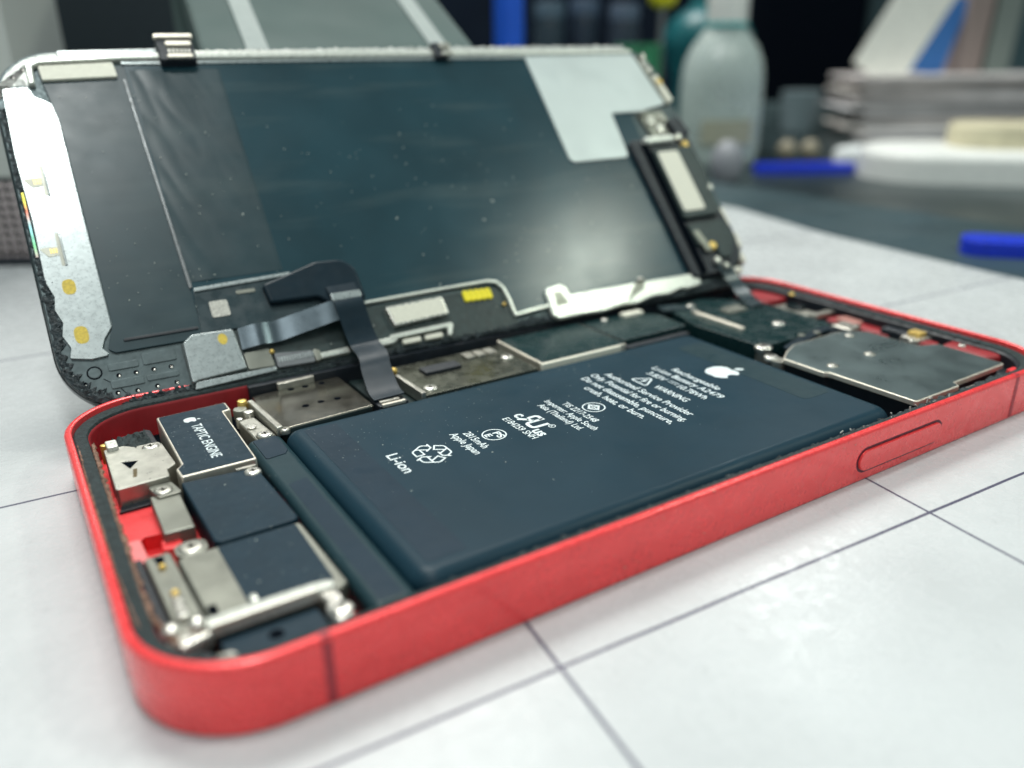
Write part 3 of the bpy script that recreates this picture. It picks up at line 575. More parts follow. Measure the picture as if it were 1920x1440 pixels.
prism('shield_film', rnd(rect(0.55, 15.25, 19.2, 29.8), 0.3), 5.97, 6.04, M['shield'], sh, 0.02)
prism('shield_lip', rnd(rect(-0.1, 14.3, 17.6, 15.0), 0.15), 4.9, 6.06, M['cream'], sh, 0.12)
sh2 = prism('board_shield', rnd([(20.3, 17.0), (36.5, 17.2), (37.0, 25.8), (33, 30.2), (20.3, 30.2)], 0.5), 3.6, 5.9, M['shield'], lb, 0.2)
prism('board_cover', rnd(rect(20.0, 15.0, 35.6, 16.6), 0.3), 3.6, 5.0, M['black'], lb, 0.2)
screw(25.0, 28.7, 6.0, 0.75, sh2, 'silver')
prism('connector', rnd([(29.5, 27.4), (34.6, 27.6), (34.6, 29.6), (29.5, 29.6)], 0.3), 5.9, 6.5, M['cream'], sh2, 0.2)
# upper board
ub = prism('upper_plate', rnd([(37.6, 16.5), (38.6, 0.9), (40.0, -0.4), (57.0, -0.2), (60.6, 1.5), (61.0, 22.0), (52.0, 29.0), (41.5, 28.5), (39.6, 22.5)], 0.6), 1.9, 6.0, M['shield'], ph, 0.2)
prism('gold_bar', rnd(rect(42.6, 8.4, 43.9, 22.4), 0.5), 5.9, 6.5, M['edge'], ub, 0.25, 3)
cyl('bar_stud', 43.2, 21.8, 6.3, 6.7, 0.75, M['silver'], ub)
for (x, y, r) in ((51.9, 7.3, 1.3), (46.2, 26.0, 0.9), (57.3, 20.5, 0.8)): screw(x, y, 6.1, r, ub, 'silver')
prism('connector', rnd([(38.7, 26.2), (44.5, 24.0), (44.2, 27.8), (39.6, 29.4)], 0.5), 5.6, 6.4, M['flexg'], ub, 0.2)
prism('connector', rnd([(48.4, 17.0), (54.0, 17.2), (54.0, 20.5), (48.8, 20.4)], 0.5), 5.9, 6.5, M['steel_d'], ub, 0.25)
screw(38.3, -0.9, 6.2, 1.6, ph, 'silver'); cyl('standoff', 38.3, -0.9, 2, 6.0, 1.3, M['steel'], ph)
screw(35.7, -5.0, 6.0, 1.3, ph, 'silver'); cyl('standoff', 35.9, -6.4, 2, 5.9, 1.3, M['steel'], ph)
ribbon('camera_cable', [(41.5, -3.5, 5.8), (46, -2.6, 6.3), (50, -1.6, 6.2), (55, -0.6, 6.3), (58.5, -1.5, 6.0), (60.5, -3.5, 5.4)], 2.0, M['flex'], ph, (0.2, 1, 0), 0.35)
for (x, y) in ((48.6, -0.9), (52.4, -1.4)): cyl('stud', x, y, 5.8, 6.7, 0.7, M['steel_d'], ph, 0.25)
# camera plate
CP = [(35.6, -7.6), (35.8, -15.9), (36.6, -16.4), (37.2, -31.7), (48.8, -31.6), (49.4, -30.4), (64.6, -30.2), (64.9, -18.0), (61.0, -16.5), (60.6, -6.5), (56.5, -3.4), (43.0, -3.6), (39.0, -5.4)]
cp = prism('camera_plate', rnd(CP, 0.6), 5.7, 6.5, M['edge'], ph, 0.18, 3)
prism('plate_face', rnd(inset(CP, 0.30), 0.5), 6.4, 6.54, M['camplate'], cp, 0.03)
prism('camera_housing', rnd(inset(CP, 0.6), 0.5), 1.9, 5.7, M['black'], ph, 0)
for (x, y, r) in ((39.5, -14.8, 1.0), (49.7, -14.7, 1.05), (55.6, -6.2, 0.9), (62.4, -14.5, 0.7)): ball('dimple', (x, y, 6.55), r, M['steel'], cp, 0.35)
bm = bmesh.new(); poly_line(bm, rnd([(44.0, -4.2), (45.0, -13.0), (40.5, -15.6), (37.0, -15.8)], 2.0), 0.25, 6.555); link('plate_crease', bm, M['camplate'], cp)

# top end: front camera seats, contacts and red housing
for pts, z, m in (([(61.8, 18.4), (66.6, 18.0), (67.0, 9.2), (62.6, 9.0)], 5.2, 'steel'), ([(62.2, 2.8), (66.5, 3.4), (67.0, -1.0), (62.4, -1.8)], 5.2, 'steel')):
    prism('camera_seat', rnd(pts, 0.6), 2.0, z, M[m], ph, 0.5, 4)
cyl('camera_lens', 65.6, 14.4, 4.8, 5.9, 2.0, M['glass'], ph, 0.3)
prism('seat_arm', rnd([(63.2, 9.3), (64.5, 9.5), (70.8, 9.5), (70.8, 7.8), (64.0, 7.8)], 0.4), 4.6, 5.5, M['steel'], ph, 0.3)
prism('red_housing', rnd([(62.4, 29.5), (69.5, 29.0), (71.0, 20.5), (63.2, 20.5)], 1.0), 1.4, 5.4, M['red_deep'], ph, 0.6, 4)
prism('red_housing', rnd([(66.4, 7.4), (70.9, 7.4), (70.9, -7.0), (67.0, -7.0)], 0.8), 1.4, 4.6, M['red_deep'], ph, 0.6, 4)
prism('lens_seat', rnd([(66.9, 5.5), (70.0, 5.5), (70.0, 0.5), (66.9, 0.5)], 0.8), 4.5, 5.1, mat('rose_plastic', (0.45, 0.20, 0.17), 0.4), ph, 0.3)
prism('black_seat', rnd([(67.2, -4.5), (71.3, -4.5), (71.3, -10.0), (67.6, -10.0)], 0.8), 1.9, 5.6, M['black'], ph, 0.4)
g = prism('flash_module', rnd([(66.2, -9.6), (71.4, -9.4), (71.2, -13.8), (66.0, -13.8)], 0.5), 2.0, 5.6, M['silver'], ph, 0.3)
prism('flash_pad', rnd([(67.8, -10.0), (71.2, -9.9), (71.0, -12.6), (67.8, -12.8)], 0.4), 5.6, 6.3, M['gold'], g, 0.25)
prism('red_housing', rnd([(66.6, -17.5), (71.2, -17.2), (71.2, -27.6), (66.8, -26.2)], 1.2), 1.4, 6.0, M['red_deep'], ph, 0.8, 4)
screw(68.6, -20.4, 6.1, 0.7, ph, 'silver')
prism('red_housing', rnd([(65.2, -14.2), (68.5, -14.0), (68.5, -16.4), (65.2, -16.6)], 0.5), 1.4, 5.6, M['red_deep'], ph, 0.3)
prism('red_lug', rnd([(62.5, -31.5), (64.8, -31.4), (64.6, -32.8), (62.5, -32.9)], 0.4), 3.0, 6.4, M['red_in'], ph, 0.3)
ball('gold_contact', (70.6, -28.2, 6.3), 0.55, M['gold'], ph); ball('gold_contact', (70.3, 19.4, 6.3), 0.7, M['gold'], ph, 0.6)
prism('edge_connector', rnd([(49.5, -32.7), (55.5, -32.7), (55.5, -31.7), (49.5, -31.7)], 0.3), 3.5, 6.0, M['silver'], ph, 0.25)
prism('edge_cover', rnd([(35.2, -32.8), (48.5, -32.8), (48.5, -31.9), (35.2, -31.9)], 0.3), 2.0, 5.2, M['black'], ph, 0.2)

# ================================================================== DISPLAY, LEANING OPEN
DL = Vector((-0.0476, 54.2797, 32.2755)); DE = (0.8537, -0.0057, -0.032)
di = thing('display_assembly', 'opened phone screen leaning back with its foil covered inner side facing out', 'phone screen', DL, DE)
dg_ = prism('glass_panel', loop_rr(71.6, 34.1, 10.5), -2.3, -1.0, M['glass'], di, 0.3, 3)
df = prism('frame_plate', loop_rr(71.3, 33.8, 10.3), -1.0, 0.0, M['dplastic'], di, 0.25, 3)
bm = bmesh.new()
for (u, v) in [(-69.6, -27.2), (-68.2, -29.0), (-66.4, -30.6), (-64.1, -31.3), (-61.3, -31.5), (-58.4, -31.4), (-55.5, -31.4), (-63.4, -28.5), (-60.9, -28.5), (-58.3, -28.5), (-55.7, -28.6)]:
    prism_pts = [(u+0.38*math.cos(2*math.pi*i/14), v+0.38*math.sin(2*math.pi*i/14)) for i in range(14)]
    hl = prism('rivet_hole', prism_pts, -0.1, 0.012, M['pit'], df, 0)
    ball('rivet', (u+0.10, v-0.16, 0.02), 0.2, M['silver'], hl, 0.5)
bm.free()
prism('corner_glare', [(-70.9, 26.6), (-70.9, 23.8)]+[(-60.6+10.2*math.cos(math.radians(a)), 23.4+10.0*math.sin(math.radians(a))) for a in range(178, 88, -6)]+[(-56.5, 33.4), (-56.4, 31.9), (-64, 31.2), (-65.6, 30.2), (-66.0, 26.6)], -0.1, 0.06, mat('corner_glare_pale', (0.50, 0.52, 0.49), 0.45, 0.3), df, 0.05)  # lamp glare on the corner plastic, painted as a pale overlay
for (u, v) in [(-69.3, 26.2), (-68.0, 28.4), (-66.3, 30.0), (-64.1, 31.2), (-61.7, 31.9)]:
    hl = cyl('rivet_hole', u, v, -0.1, 0.085, 0.36, M['pit'], df, 0, 14); ball('rivet', (u+0.1, v-0.16, 0.085), 0.2, M['silver'], hl, 0.5)
def rim_disc(u, v): 
    bm = bmesh.new(); poly_line(bm, [(u+1.0*math.cos(2*math.pi*i/28), v+1.0*math.sin(2*math.pi*i/28)) for i in range(28)], 0.22, 0.015, True); link('round_recess', bm, M['pit'], df)
    cyl('round_boss', u, v, -0.1, 0.06, 0.85, M['dplastic'], df, 0.05)
rim_disc(-66.6, -27.4); rim_disc(-67.0, 27.2)
for pts in (rect(-64.6, -27.6, -60.2, -26.4), rect(-59.6, -27.6, -54.6, -25.6), rect(-64.8, -30.6, -60.0, -29.2), rect(-59.6, -30.4, -54.8, -29.4)):
    prism('moulded_pad', rnd(pts, 0.3), -0.1, 0.16, M['dplastic'], df, 0.1)
bm = bmesh.new(); poly_line(bm, [(-65.6, -28.6), (-63.8, -30.2), (-62.4, -32.6)], 0.12, 0.02); link('crack', bm, M['pit'], df)
# torn edges
def arcp(cx, cy, r, a0, a1, n=10): return [(cx+r*math.cos(math.radians(a0+(a1-a0)*i/n)), cy+r*math.sin(math.radians(a0+(a1-a0)*i/n))) for i in range(n+1)]
edge_path = [(-71.0, 22), (-71.0, 5), (-71.0, -10), (-71.0, -22)]+arcp(-60.9, -23.6, 10.2, 180, 270)+[(-50, -33.8), (-30, -33.8), (-10, -33.8), (10, -33.7), (50, -33.6), (60, -33.4)]
crumbs('torn_foam_edge', edge_path, -0.15, 1.55, 0.5, M['crumb'], di, 21, 0.25, 1.0, -0.1)
crumbs('torn_foam_edge', [(64, 33.2), (40, 33.4), (15, 33.4), (-35, 33.3), (-50, 33.2)], -0.4, 1.0, 0.6, mat('pale_torn_foam', (0.55, 0.57, 0.55), 0.5, 0.2, 0.4, 1.2, 0.8, 3, 0.3), di, 33, 0.3, 1.2, -0.1)
# left metal plate
lp = prism('metal_plate', rnd([(-70.0, 25.8), (-66.2, 26.1), (-65.4, 24.0), (-63.2, 22.6), (-62.7, 19.0), (-62.7, -20.3), (-64.1, -22.2), (-64.7, -23.7), (-63.8, -25.0), (-66.5, -25.2), (-69.4, -24.5), (-68.9, -22.8), (-69.7, -20.6), (-69.2, -18.4), (-69.9, -16.0), (-69.5, -13.8), (-70.3, -11.0), (-70.1, 0), (-70.4, 12)], 0.35), 0.0, 0.42, M['plate'], di, 0.1)
for (v, h) in ((7.4, 2.9), (-5.6, 3.0)):
    prism('slot', rnd(rect(-67.45, v-h, -66.95, v+h), 0.25), 0.40, 0.425, M['steel_d'], lp, 0)
    prism('ridge', rnd(rect(-66.95, v-h, -66.65, v+h), 0.1), 0.40, 0.65, M['plate'], lp, 0.1)
    tb = prism('contact_tab', rnd([(-70.1, v+0.5), (-67.4, v+0.6), (-67.4, v-1.0), (-68.9, v-1.2), (-69.4, v-0.5)], 0.2), 0.40, 0.50, M['cream'], lp, 0.03)
    for i in range(3): prism('contact', rect(-68.6+i*0.38, v-0.6, -68.38+i*0.38, v+0.25), 0.49, 0.53, M['gold'], tb, 0)
for (u, v, rx, ry) in ((-67.2, -12.4, 0.95, 1.35), (-67.1, -20.9, 1.0, 1.5)):
    prism('yellow_dot', [(u+rx*math.copysign(abs(math.cos(t))**0.75, math.cos(t)), v+ry*math.copysign(abs(math.sin(t))**0.75, math.sin(t))) for t in [2*math.pi*i/26 for i in range(26)]], 0.40, 0.435, M['yellow'], lp, 0)
iri = mat('iridescent_strip', (0.55, 0.65, 0.55), 0.25, 0.2)
nt = iri.node_tree; tc = nt.nodes.new('ShaderNodeTexCoord'); sx = nt.nodes.new('ShaderNodeSeparateXYZ'); nt.links.new(tc.outputs['Object'], sx.inputs[0])
mr = nt.nodes.new('ShaderNodeMapRange'); mr.inputs[1].default_value = -0.007; mr.inputs[2].default_value = 0.006; nt.links.new(sx.outputs[1], mr.inputs[0])
cr = nt.nodes.new('ShaderNodeValToRGB'); nt.links.new(mr.outputs[0], cr.inputs[0]); e = cr.color_ramp.elements
e[0].color = (0.75, 0.45, 0.5, 1); e[1].color = (0.75, 0.65, 0.05, 1)
for p_, c_ in ((0.2, (0.25, 0.75, 0.35, 1)), (0.45, (0.3, 0.7, 0.75, 1)), (0.7, (0.8, 0.2, 0.1, 1)), (0.85, (0.8, 0.75, 0.05, 1))): q = e.new(p_); q.color = c_
nt.links.new(cr.outputs[0], nt.nodes['Principled BSDF'].inputs['Base Color'])
prism('prismatic_strip', rnd(rect(-70.75, -6.5, -70.35, 5.5), 0.15), 0.0, 0.35, iri, di, 0.05)
# top rail
tr = prism('top_rail', rnd([(-65.9, 26.3), (-64.9, 26.3), (-64.7, 29.9), (-63.5, 30.6), (-50.0, 31.2), (65.0, 30.6), (65.4, 31.8), (40, 32.2), (0, 32.6), (-8, 33.0), (-15, 32.6), (-37, 32.9), (-50, 32.4), (-61, 31.8), (-64.6, 31.6), (-65.9, 30.3)], 0.4), 0.0, 1.0, M['whitemetal'], di, 0.35, 3)
prism('rail_lip', rnd([(-50.6, 30.3), (65, 29.9), (65, 30.6), (-50.6, 30.9)], 0.1), 0.0, 0.6, M['plate'], di, 0.1)
prism('rail_sleeve', rnd([(-53, 32.3), (-40.5, 32.9), (-40.3, 33.9), (-60.5, 33.6), (-60.3, 32.2)], 0.3), -0.1, 0.5, M['plate'], di, 0.2)
lab = prism('silver_label', rnd([(-63.9, 30.0), (-52.0, 30.5), (-51.8, 27.4), (-63.7, 27.0)], 0.3), 0.3, 1.0, M['cream'], di, 0.12)
# foils
fo = prism('graphite_foil', rnd([(-50.5, 30.2), (55.0, 30.0), (57.0, 14), (55.6, -29.4), (12.0, -30.6), (7.4, -30.9), (6.6, -24.4), (-0.1, -23.6), (-22.0, -23.4), (-49.6, -23.8)], 0.5), 0.0, 0.36, M['foil'], di, 0.08)
fo2 = prism('lower_foil', rnd([(-64.2, 29.8), (-50.2, 30.1), (-49.6, -24.1), (-52.6, -24.8), (-63.0, -24.8), (-64.0, -24.0), (-63.2, -21.8), (-62.5, -20.0), (-62.7, 19.0)], 0.5), 0.0, 0.40, M['foil2'], di, 0.1)
prism('foil_fold', rnd([(-51.0, 27.0), (-50.55, 27.0), (-49.35, -15.5), (-49.9, -15.9)], 0.2), 0.3, 0.68, mat('foil_fold', (0.16, 0.17, 0.175), 0.35, 0.5), fo2, 0.12)
prism('foil_crease', rnd(rect(-61.5, -23.2, -50.2, -22.7), 0.2), 0.38, 0.62, M['black'], fo2, 0.1)
# wrinkled flap of foil next to the fold
def wrinkle():
    bm = bmesh.new(); g = []
    U = [-49.6+i*0.35 for i in range(46)]; V = [-14.5+j*0.5 for j in range(88)]
    for u in U:
        row = []
        for v in V:
            k = (1-(u+49.6)/16)
            h = 0.40+0.10*k*abs(noise.noise((u*0.35+v*0.12, v*0.06-u*0.1, 3)))+0.16*k*max(0, noise.noise(((u+v*0.42)*0.22, (v-u)*0.03, 8)))
            uu = u if u < -34.3 else -34.3+(u+34.3)*(1+0.15*noise.noise((0, v*0.3, 1)))
            row.append(bm.verts.new((uu, v, max(0.385, h) if u < U[-1]-0.1 else 0.37)))
        g.append(row)
    for a, b in zip(g, g[1:]):
        for j in range(len(V)-1): bm.faces.new((a[j], b[j], b[j+1], a[j+1]))
    return link('wrinkled_film', bm, M['foil2'], fo, 180)
wrinkle()
fr_ = prism('frosted_plate', rnd([(34.3, 30.3), (65.3, 30.3), (68.2, 15.4), (59.6, 13.7), (51.2, 13.7), (50.6, 1.6), (34.5, 1.5)], [0.3, 0.6, 0.5, 0.2, 0.3, 1.2, 1.4]), 0.34, 0.75, M['film'], di, 0.1)
prism('film_edge', rnd([(65.6, 29.6), (66.4, 29.6), (69.1, 15.4), (68.4, 15.2)], 0.2), 0.0, 1.0, M['steel_d'], di, 0.15)
for (u, v, r) in ((67.2, 27.2, 0.9), (67.9, 25.4, 0.8), (68.0, 29.5, 0.7)): cyl('stud', u, v, 0, 1.4, r, M['silver'], di, 0.3)
prism('flex_tail', rnd([(67.9, 24.0), (69.6, 23.5), (70.9, 16.0), (69.0, 15.6)], 0.5), 0.3, 1.2, M['cream'], di, 0.3)
cyl('gold_pad', 69.2, 21.6, 1.1, 1.35, 0.8, M['gold'], di)
for (u, v, r, m) in ((61.0, 10.5, 1.1, 'silver'), (62.8, 8.2, 1.2, 'silver'), (60.0, 12.6, 0.8, 'steel_d'), (64.6, 11.2, 0.9, 'steel')):
    cyl('sensor', u, v, 0, 1.5, r, M[m], di, 0.3)
prism('sensor_flex', rnd([(58.6, 13.2), (66.0, 13.6), (68.0, 7.0), (60.0, 6.2)], 0.6), 0.0, 0.8, M['steel_d'], di, 0.2)
prism('camera_cup', rnd([(65.0, 10.0), (69.0, 10.6), (70.4, 5.6), (66.0, 5.0)], 0.8), 0.0, 2.2, M['black'], di, 0.4)
# earpiece module
ep = prism('earpiece_module', rnd([(51.4, 5.0), (69.0, 6.0), (69.6, -2.0), (68.2, -12), (69.3, -22.6), (68.0, -28.1), (63.1, -30.9), (52.4, -30.9)], [1.0, 1.0, 1.4, 1.4, 1.4, 2, 1.5, 1.0]), 0.0, 1.9, M['black'], di, 0.35, 3)
prism('module_rail', rnd([(54.2, 3.6), (55.4, 3.6), (56.0, -30.4), (54.6, -30.4)], 0.3), 1.8, 2.7, M['pit'], ep, 0.2)
prism('speaker_block', rnd([(55.8, 1.6), (67.6, 1.6), (68.4, -4.5), (67.4, -9.0), (66.5, -17.0), (55.9, -17.0)], 0.8), 1.8, 3.2, M['board'], ep, 0.3)
prism('speaker_label', rnd([(56.5, 0.5), (62.6, 0.5), (62.9, -15.4), (56.6, -15.4)], 0.7), 3.15, 3.35, M['cream'], ep, 0.1)
prism('cross_bar', rnd([(54.8, 4.8), (63.6, 5.0), (63.6, 3.2), (54.8, 3.0)], 0.8), 1.8, 3.4, M['whitemetal'], ep, 0.5, 4)
prism('flex_path', rnd([(56.2, -18.2), (66.8, -18.2), (67.8, -23.0), (64.4, -28.0), (61.4, -27.6), (61.8, -23.6), (56.6, -24.0)], 0.9), 1.8, 2.7, M['board'], ep, 0.25)
prism('flex_path', rnd([(56.6, -20.2), (58.2, -20.2), (60.0, -25.6), (58.0, -26.0)], 0.6), 2.6, 3.0, M['steel_d'], ep, 0.2)
for (u, v, r, m) in ((66.2, 2.2, 0.85, 'gold'), (65.2, 4.4, 0.85, 'silver'), (60.3, -24.6, 0.95, 'gold'), (59.8, -28.3, 0.85, 'silver'), (67.2, -9.8, 0.9, 'silver'), (61.6, -30.0, 0.8, 'steel')):
    cyl('stud', u, v, 1.8, 3.2, r, M[m], ep, 0.25)
for (u, v, a, b) in ((69.2, -17.2, 1.0, 2.4), (69.8, -23.5, 0.8, 2.0), (68.8, -28.0, 0.9, 1.4), (66.0, -30.9, 1.6, 0.8)):
    prism('spring_clip', rnd(rect(u-a, v-b, u+a*0.6, v+b), 0.5), 0.3, 1.7, M['cream'], ep, 0.4, 3)
# lower flex zone
prism('lower_strip', rnd([(-53.5, -25.2), (-49.5, -24.3), (7.2, -24.6), (7.2, -33.2), (-53.5, -33.2)], 0.4), 0.0, 0.25, M['board'], di, 0.06)
prism('flex_sheet', rnd([(-49.4, -16.2), (-26.0, -15.6), (-22.5, -19), (-22.5, -24.2), (-49.9, -24.2)], [0.3, 2.5, 1.5, 0.3, 0.3]), 0.36, 0.62, M['flexg'], di, 0.08)
prism('flex_edge', rnd([(-49.3, -15.9), (-33.0, -15.4), (-33.0, -16.0), (-49.3, -16.6)], 0.1), 0.5, 0.95, M['plate'], di, 0.12)
arch = bmesh.new()
pts = rnd([(-38.5, -17.6), (-28.4, -14.6), (-21.6, -14.8), (-21.3, -23.0), (-27.4, -23.6), (-29.6, -21.4), (-38.0, -21.2)], [0.6, 2.5, 3.6, 0.6, 0.6, 1.5, 0.6], 8)
bm_prism(arch, pts, 0.6, 2.0, 0.5, 4); link('folded_flex', arch, M['flex'], di)
prism('grey_label', rnd(rect(-47.6, -21.7, -44.6, -18.7), 0.4), 0.60, 0.74, M['qr'], di, 0.05)
prism('pad', rnd(rect(-42.8, -18.1, -39.6, -17.4), 0.2), 0.6, 0.75, M['steel_d'], di, 0.05)
tab = prism('silver_tab', rnd([(-53.2, -25.4), (-51.6, -24.2), (-45.1, -24.4), (-44.6, -31.7), (-52.4, -32.2), (-53.4, -32.6)], 0.4), 0.25, 1.1, M['plate'], di, 0.2, 3)
prism('yellow_dot', [(-47.1+0.75*math.cos(t), -25.9+1.0*math.sin(t)) for t in [2*math.pi*i/22 for i in range(22)]], 1.09, 1.115, M['yellow'], tab, 0)
prism('strip_ledge', rnd([(-52.8, -32.3), (-39.9, -32.2), (-40.1, -33.0), (-53.2, -33.6)], 0.2), 0.2, 0.8, M['plate'], di, 0.15)
prism('grey_cover', rnd([(-44.5, -29.0), (-40.3, -28.8), (-40.1, -32.2), (-44.4, -32.0)], 0.3), 0.2, 0.9, M['steel_d'], di, 0.12)
ribbon('foil_ribbon', [(-44.4, -26.4, 0.9), (-41.5, -26.4, 1.7), (-38.5, -26.3, 1.3), (-35, -25.9, 1.9), (-31, -25.4, 2.5), (-27.6, -25.0, 3.0), (-24.0, -24.8, 2.6)], 3.9, M['flexs'], di, (0.05, 1, 0), 0.2)
ball('gold_contact', (-40.0, -29.6, 0.9), 0.45, M['gold'], di)
sl = bmesh.new()
bm_prism(sl, rnd([(-39.8, -29.9), (-33.4, -30.6), (-33.3, -32.9), (-39.8, -32.7)], 0.4), 0.2, 1.0, 0.25); sl_o = link('sleeve', sl, M['braid'], di)
sl = bmesh.new()
for i in range(14): bm_prism(sl, rect(-39.3+i*0.44, -31.9, -39.12+i*0.44, -30.9), 0.95, 1.1, 0.03)
link('sleeve_ribs', sl, M['plate'], sl_o)
prism('sleeve_end', rnd([(-33.4, -30.4), (-32.2, -30.8), (-31.9, -32.6), (-33.3, -33.1)], 0.4), 0.2, 1.2, M['steel_d'], di, 0.3)
prism('coax_wire', rnd([(-32.4, -31.5), (-27.0, -31.3), (-27.0, -32.5), (-32.4, -32.6)], 0.3), 0.4, 1.2, M['whitemetal'], di, 0.35, 3)
prism('coax_wire', rnd([(-22.6, -31.2), (-18.4, -31.0), (-17.8, -31.8), (-19.0, -32.4), (-22.6, -32.5)], 0.3), 0.4, 1.2, M['whitemetal'], di, 0.35, 3)
chip = prism('chip', rnd([(-18.4, -25.3), (-6.9, -25.0), (-6.7, -28.8), (-17.7, -29.3)], 0.45), 0.25, 1.5, M['silver'], di, 0.25)
prism('chip_label', rnd([(-18.0, -25.7), (-7.3, -25.4), (-7.1, -28.5), (-17.4, -28.9)], 0.3), 1.49, 1.53, M['cream'], chip, 0)
pb = bmesh.new()
for i in range(5): bm_cyl(pb, -1.6+i*1.2, -24.95-0.05*i, 0.2, 0.62, 0.66, 14, 0.1); bm_cyl(pb, -1.6+i*1.2, -26.1-0.05*i, 0.2, 0.62, 0.66, 14, 0.1)
for i in range(5): bm_prism(pb, rect(-2.2+i*1.2, -26.1-0.05*i, -1.0+i*1.2, -24.9-0.05*i), 0.2, 0.60, 0.0)
link('contact_pads', pb, M['pads'], di)
cn = prism('connector_frame', rnd([(-19.2, -30.7), (-6.9, -30.4), (-6.6, -31.0), (-7.6, -33.0), (-8.3, -32.9), (-7.9, -31.3), (-19.2, -31.6)], 0.2), 0.3, 1.3, M['whitemetal'], di, 0.2)
for i in range(2): prism('connector', rnd(rect(-17.2+i*4.4, -32.9, -13.6+i*4.4, -31.9), 0.3), 0.3, 1.1, M['cream'], di, 0.2)
wf = bmesh.new(); 
def rib3(bm, pts, wd, z0, z1):
    P = [Vector(p) for p in pts]
    for a, b in zip(P, P[1:]):
        d = (b-a).normalized(); n = Vector((-d.y, d.x))*wd/2; e_ = d*wd*0.3
        bm_prism(bm, [tuple(a-e_+n), tuple(a-e_-n), tuple(b+e_-n), tuple(b+e_+n)], z0, z1, 0.1)
rib3(wf, [(-22.0, -23.5), (-10, -23.3), (3.6, -23.2)], 0.55, 0.2, 0.9)
rib3(wf, [(3.6, -23.2), (5.6, -23.7), (6.6, -25.2), (6.9, -28), (7.0, -31.2)], 0.6, 0.2, 0.92)
rib3(wf, [(7.0, -31.2), (11, -30.9), (16, -30.6)], 0.65, 0.2, 0.94)
link('wire_edge', wf, M['whitemetal'], di)
ball('gold_contact', (5.6, -28.6, 0.5), 0.4, M['gold'], di)
cl = bmesh.new()
OUT = [(14.7, -33.0), (15.0, -28.4), (15.6, -27.0), (19.0, -26.6), (20.2, -27.4), (20.6, -29.2), (36, -29.3), (54.2, -29.6), (54.3, -32.4), (50, -32.9), (48, -32.5), (44.5, -33.3), (40, -33.1), (35.5, -34.0), (32, -33.6), (27, -34.2), (22, -34.0), (16, -34.0)]
bm_prism(cl, rnd(OUT, [0.8, 0.6, 1.0, 1.0, 0.6, 0.3, 0.2, 0.8, 0.8, 0.5, 0.5, 0.6, 0.5, 0.6, 0.5, 0.5, 0.5, 0.6]), 0.3, 1.2, 0.3, 3)
clo = link('side_bracket', cl, M['whitemetal'], di)
prism('bracket_window', rnd([(16.4, -31.4), (16.8, -28.2), (18.6, -28.2), (19.4, -31.2)], 0.2), 1.19, 1.215, M['steel_d'], clo, 0)
prism('bracket_spring', [(33.6, -32.8), (38.0, -28.6), (39.6, -29.2), (38.2, -31.0)], 1.15, 1.8, M['steel_d'], clo, 0.2)
ball('gold_contact', (37.9, -29.3, 1.9), 0.7, M['steel'], clo)
# clips on the far edge
c1 = prism('edge_clip', rnd(rect(-44.0, 29.7, -37.6, 35.2), 0.4), -0.6, 2.2, M['black'], di, 0.3)
for (v0, v1, u0, u1) in ((34.4, 35.3, -44.3, -37.4), (32.6, 33.6, -42.6, -38.0), (29.9, 30.7, -42.8, -38.2)):
    prism('clip_bar', rnd(rect(u0, v0, u1, v1), 0.35), 2.0, 2.7, M['edge'], c1, 0.2, 3)
bm = bmesh.new()
for i in range(6): bm_prism(bm, rect(-42.3+i*0.7, 31.3, -41.9+i*0.7, 32.2), 2.1, 2.3, 0.05)
link('clip_pins', bm, M['steel'], c1)
c2 = prism('edge_clip', rnd(rect(11.5, 29.8, 14.6, 33.6), 0.3), -0.4, 1.8, M['black'], di, 0.3)
prism('clip_bar', rnd(rect(13.0, 31.8, 15.6, 33.2), 0.4), 1.6, 2.3, M['steel'], c2, 0.3); prism('clip_bar', rnd(rect(13.0, 29.9, 15.6, 31.2), 0.4), 1.6, 2.2, M['steel'], c2, 0.3)

# the flexible cables run from the screen down into the body: parts of the screen
DM = Matrix.Translation(DL) @ Euler(DE).to_matrix().to_4x4(); DI = DM.inverted()
def d2(p): q = DI @ Vector(p[:3]); return (q.x, q.y, q.z, *p[3:])
ribbon('display_cable', [(-25.4, -20.0, 2.2), (-25.4, -22.4, 2.9), (-25.3, -24.4, 3.5), (-25.2, -26.8, 3.2), (-25.0, -29.6, 2.8), (-24.9, -31.6, 3.0),
    (-24.9, -32.8, 3.6)]+[d2(p) for p in ((-26.0, 27.0, 9.2), (-26.7, 24.6, 8.2), (-27.4, 21.5, 6.9), (-27.9, 18.8, 6.0), (-28.0, 16.6, 5.7))], 5.2, M['flex'], di, (1, 0.03, 0), 0.22, 8)
prism('cable_crimp', rnd(rect(-28.0, -23.4, -22.6, -21.9), 0.3), 2.6, 3.4, M['plate'], di, 0.3)
ribbon('earpiece_cable', [(61.0, -29.0, 2.4)]+[d2(p) for p in ((61.5, 28.6, 9.0), (60.5, 25.0, 7.2), (58.5, 21.0, 6.6), (57.2, 17.5, 6.4))], 3.6, M['flexg'], di, (1, 0.0, 0.1), 0.25, 8)

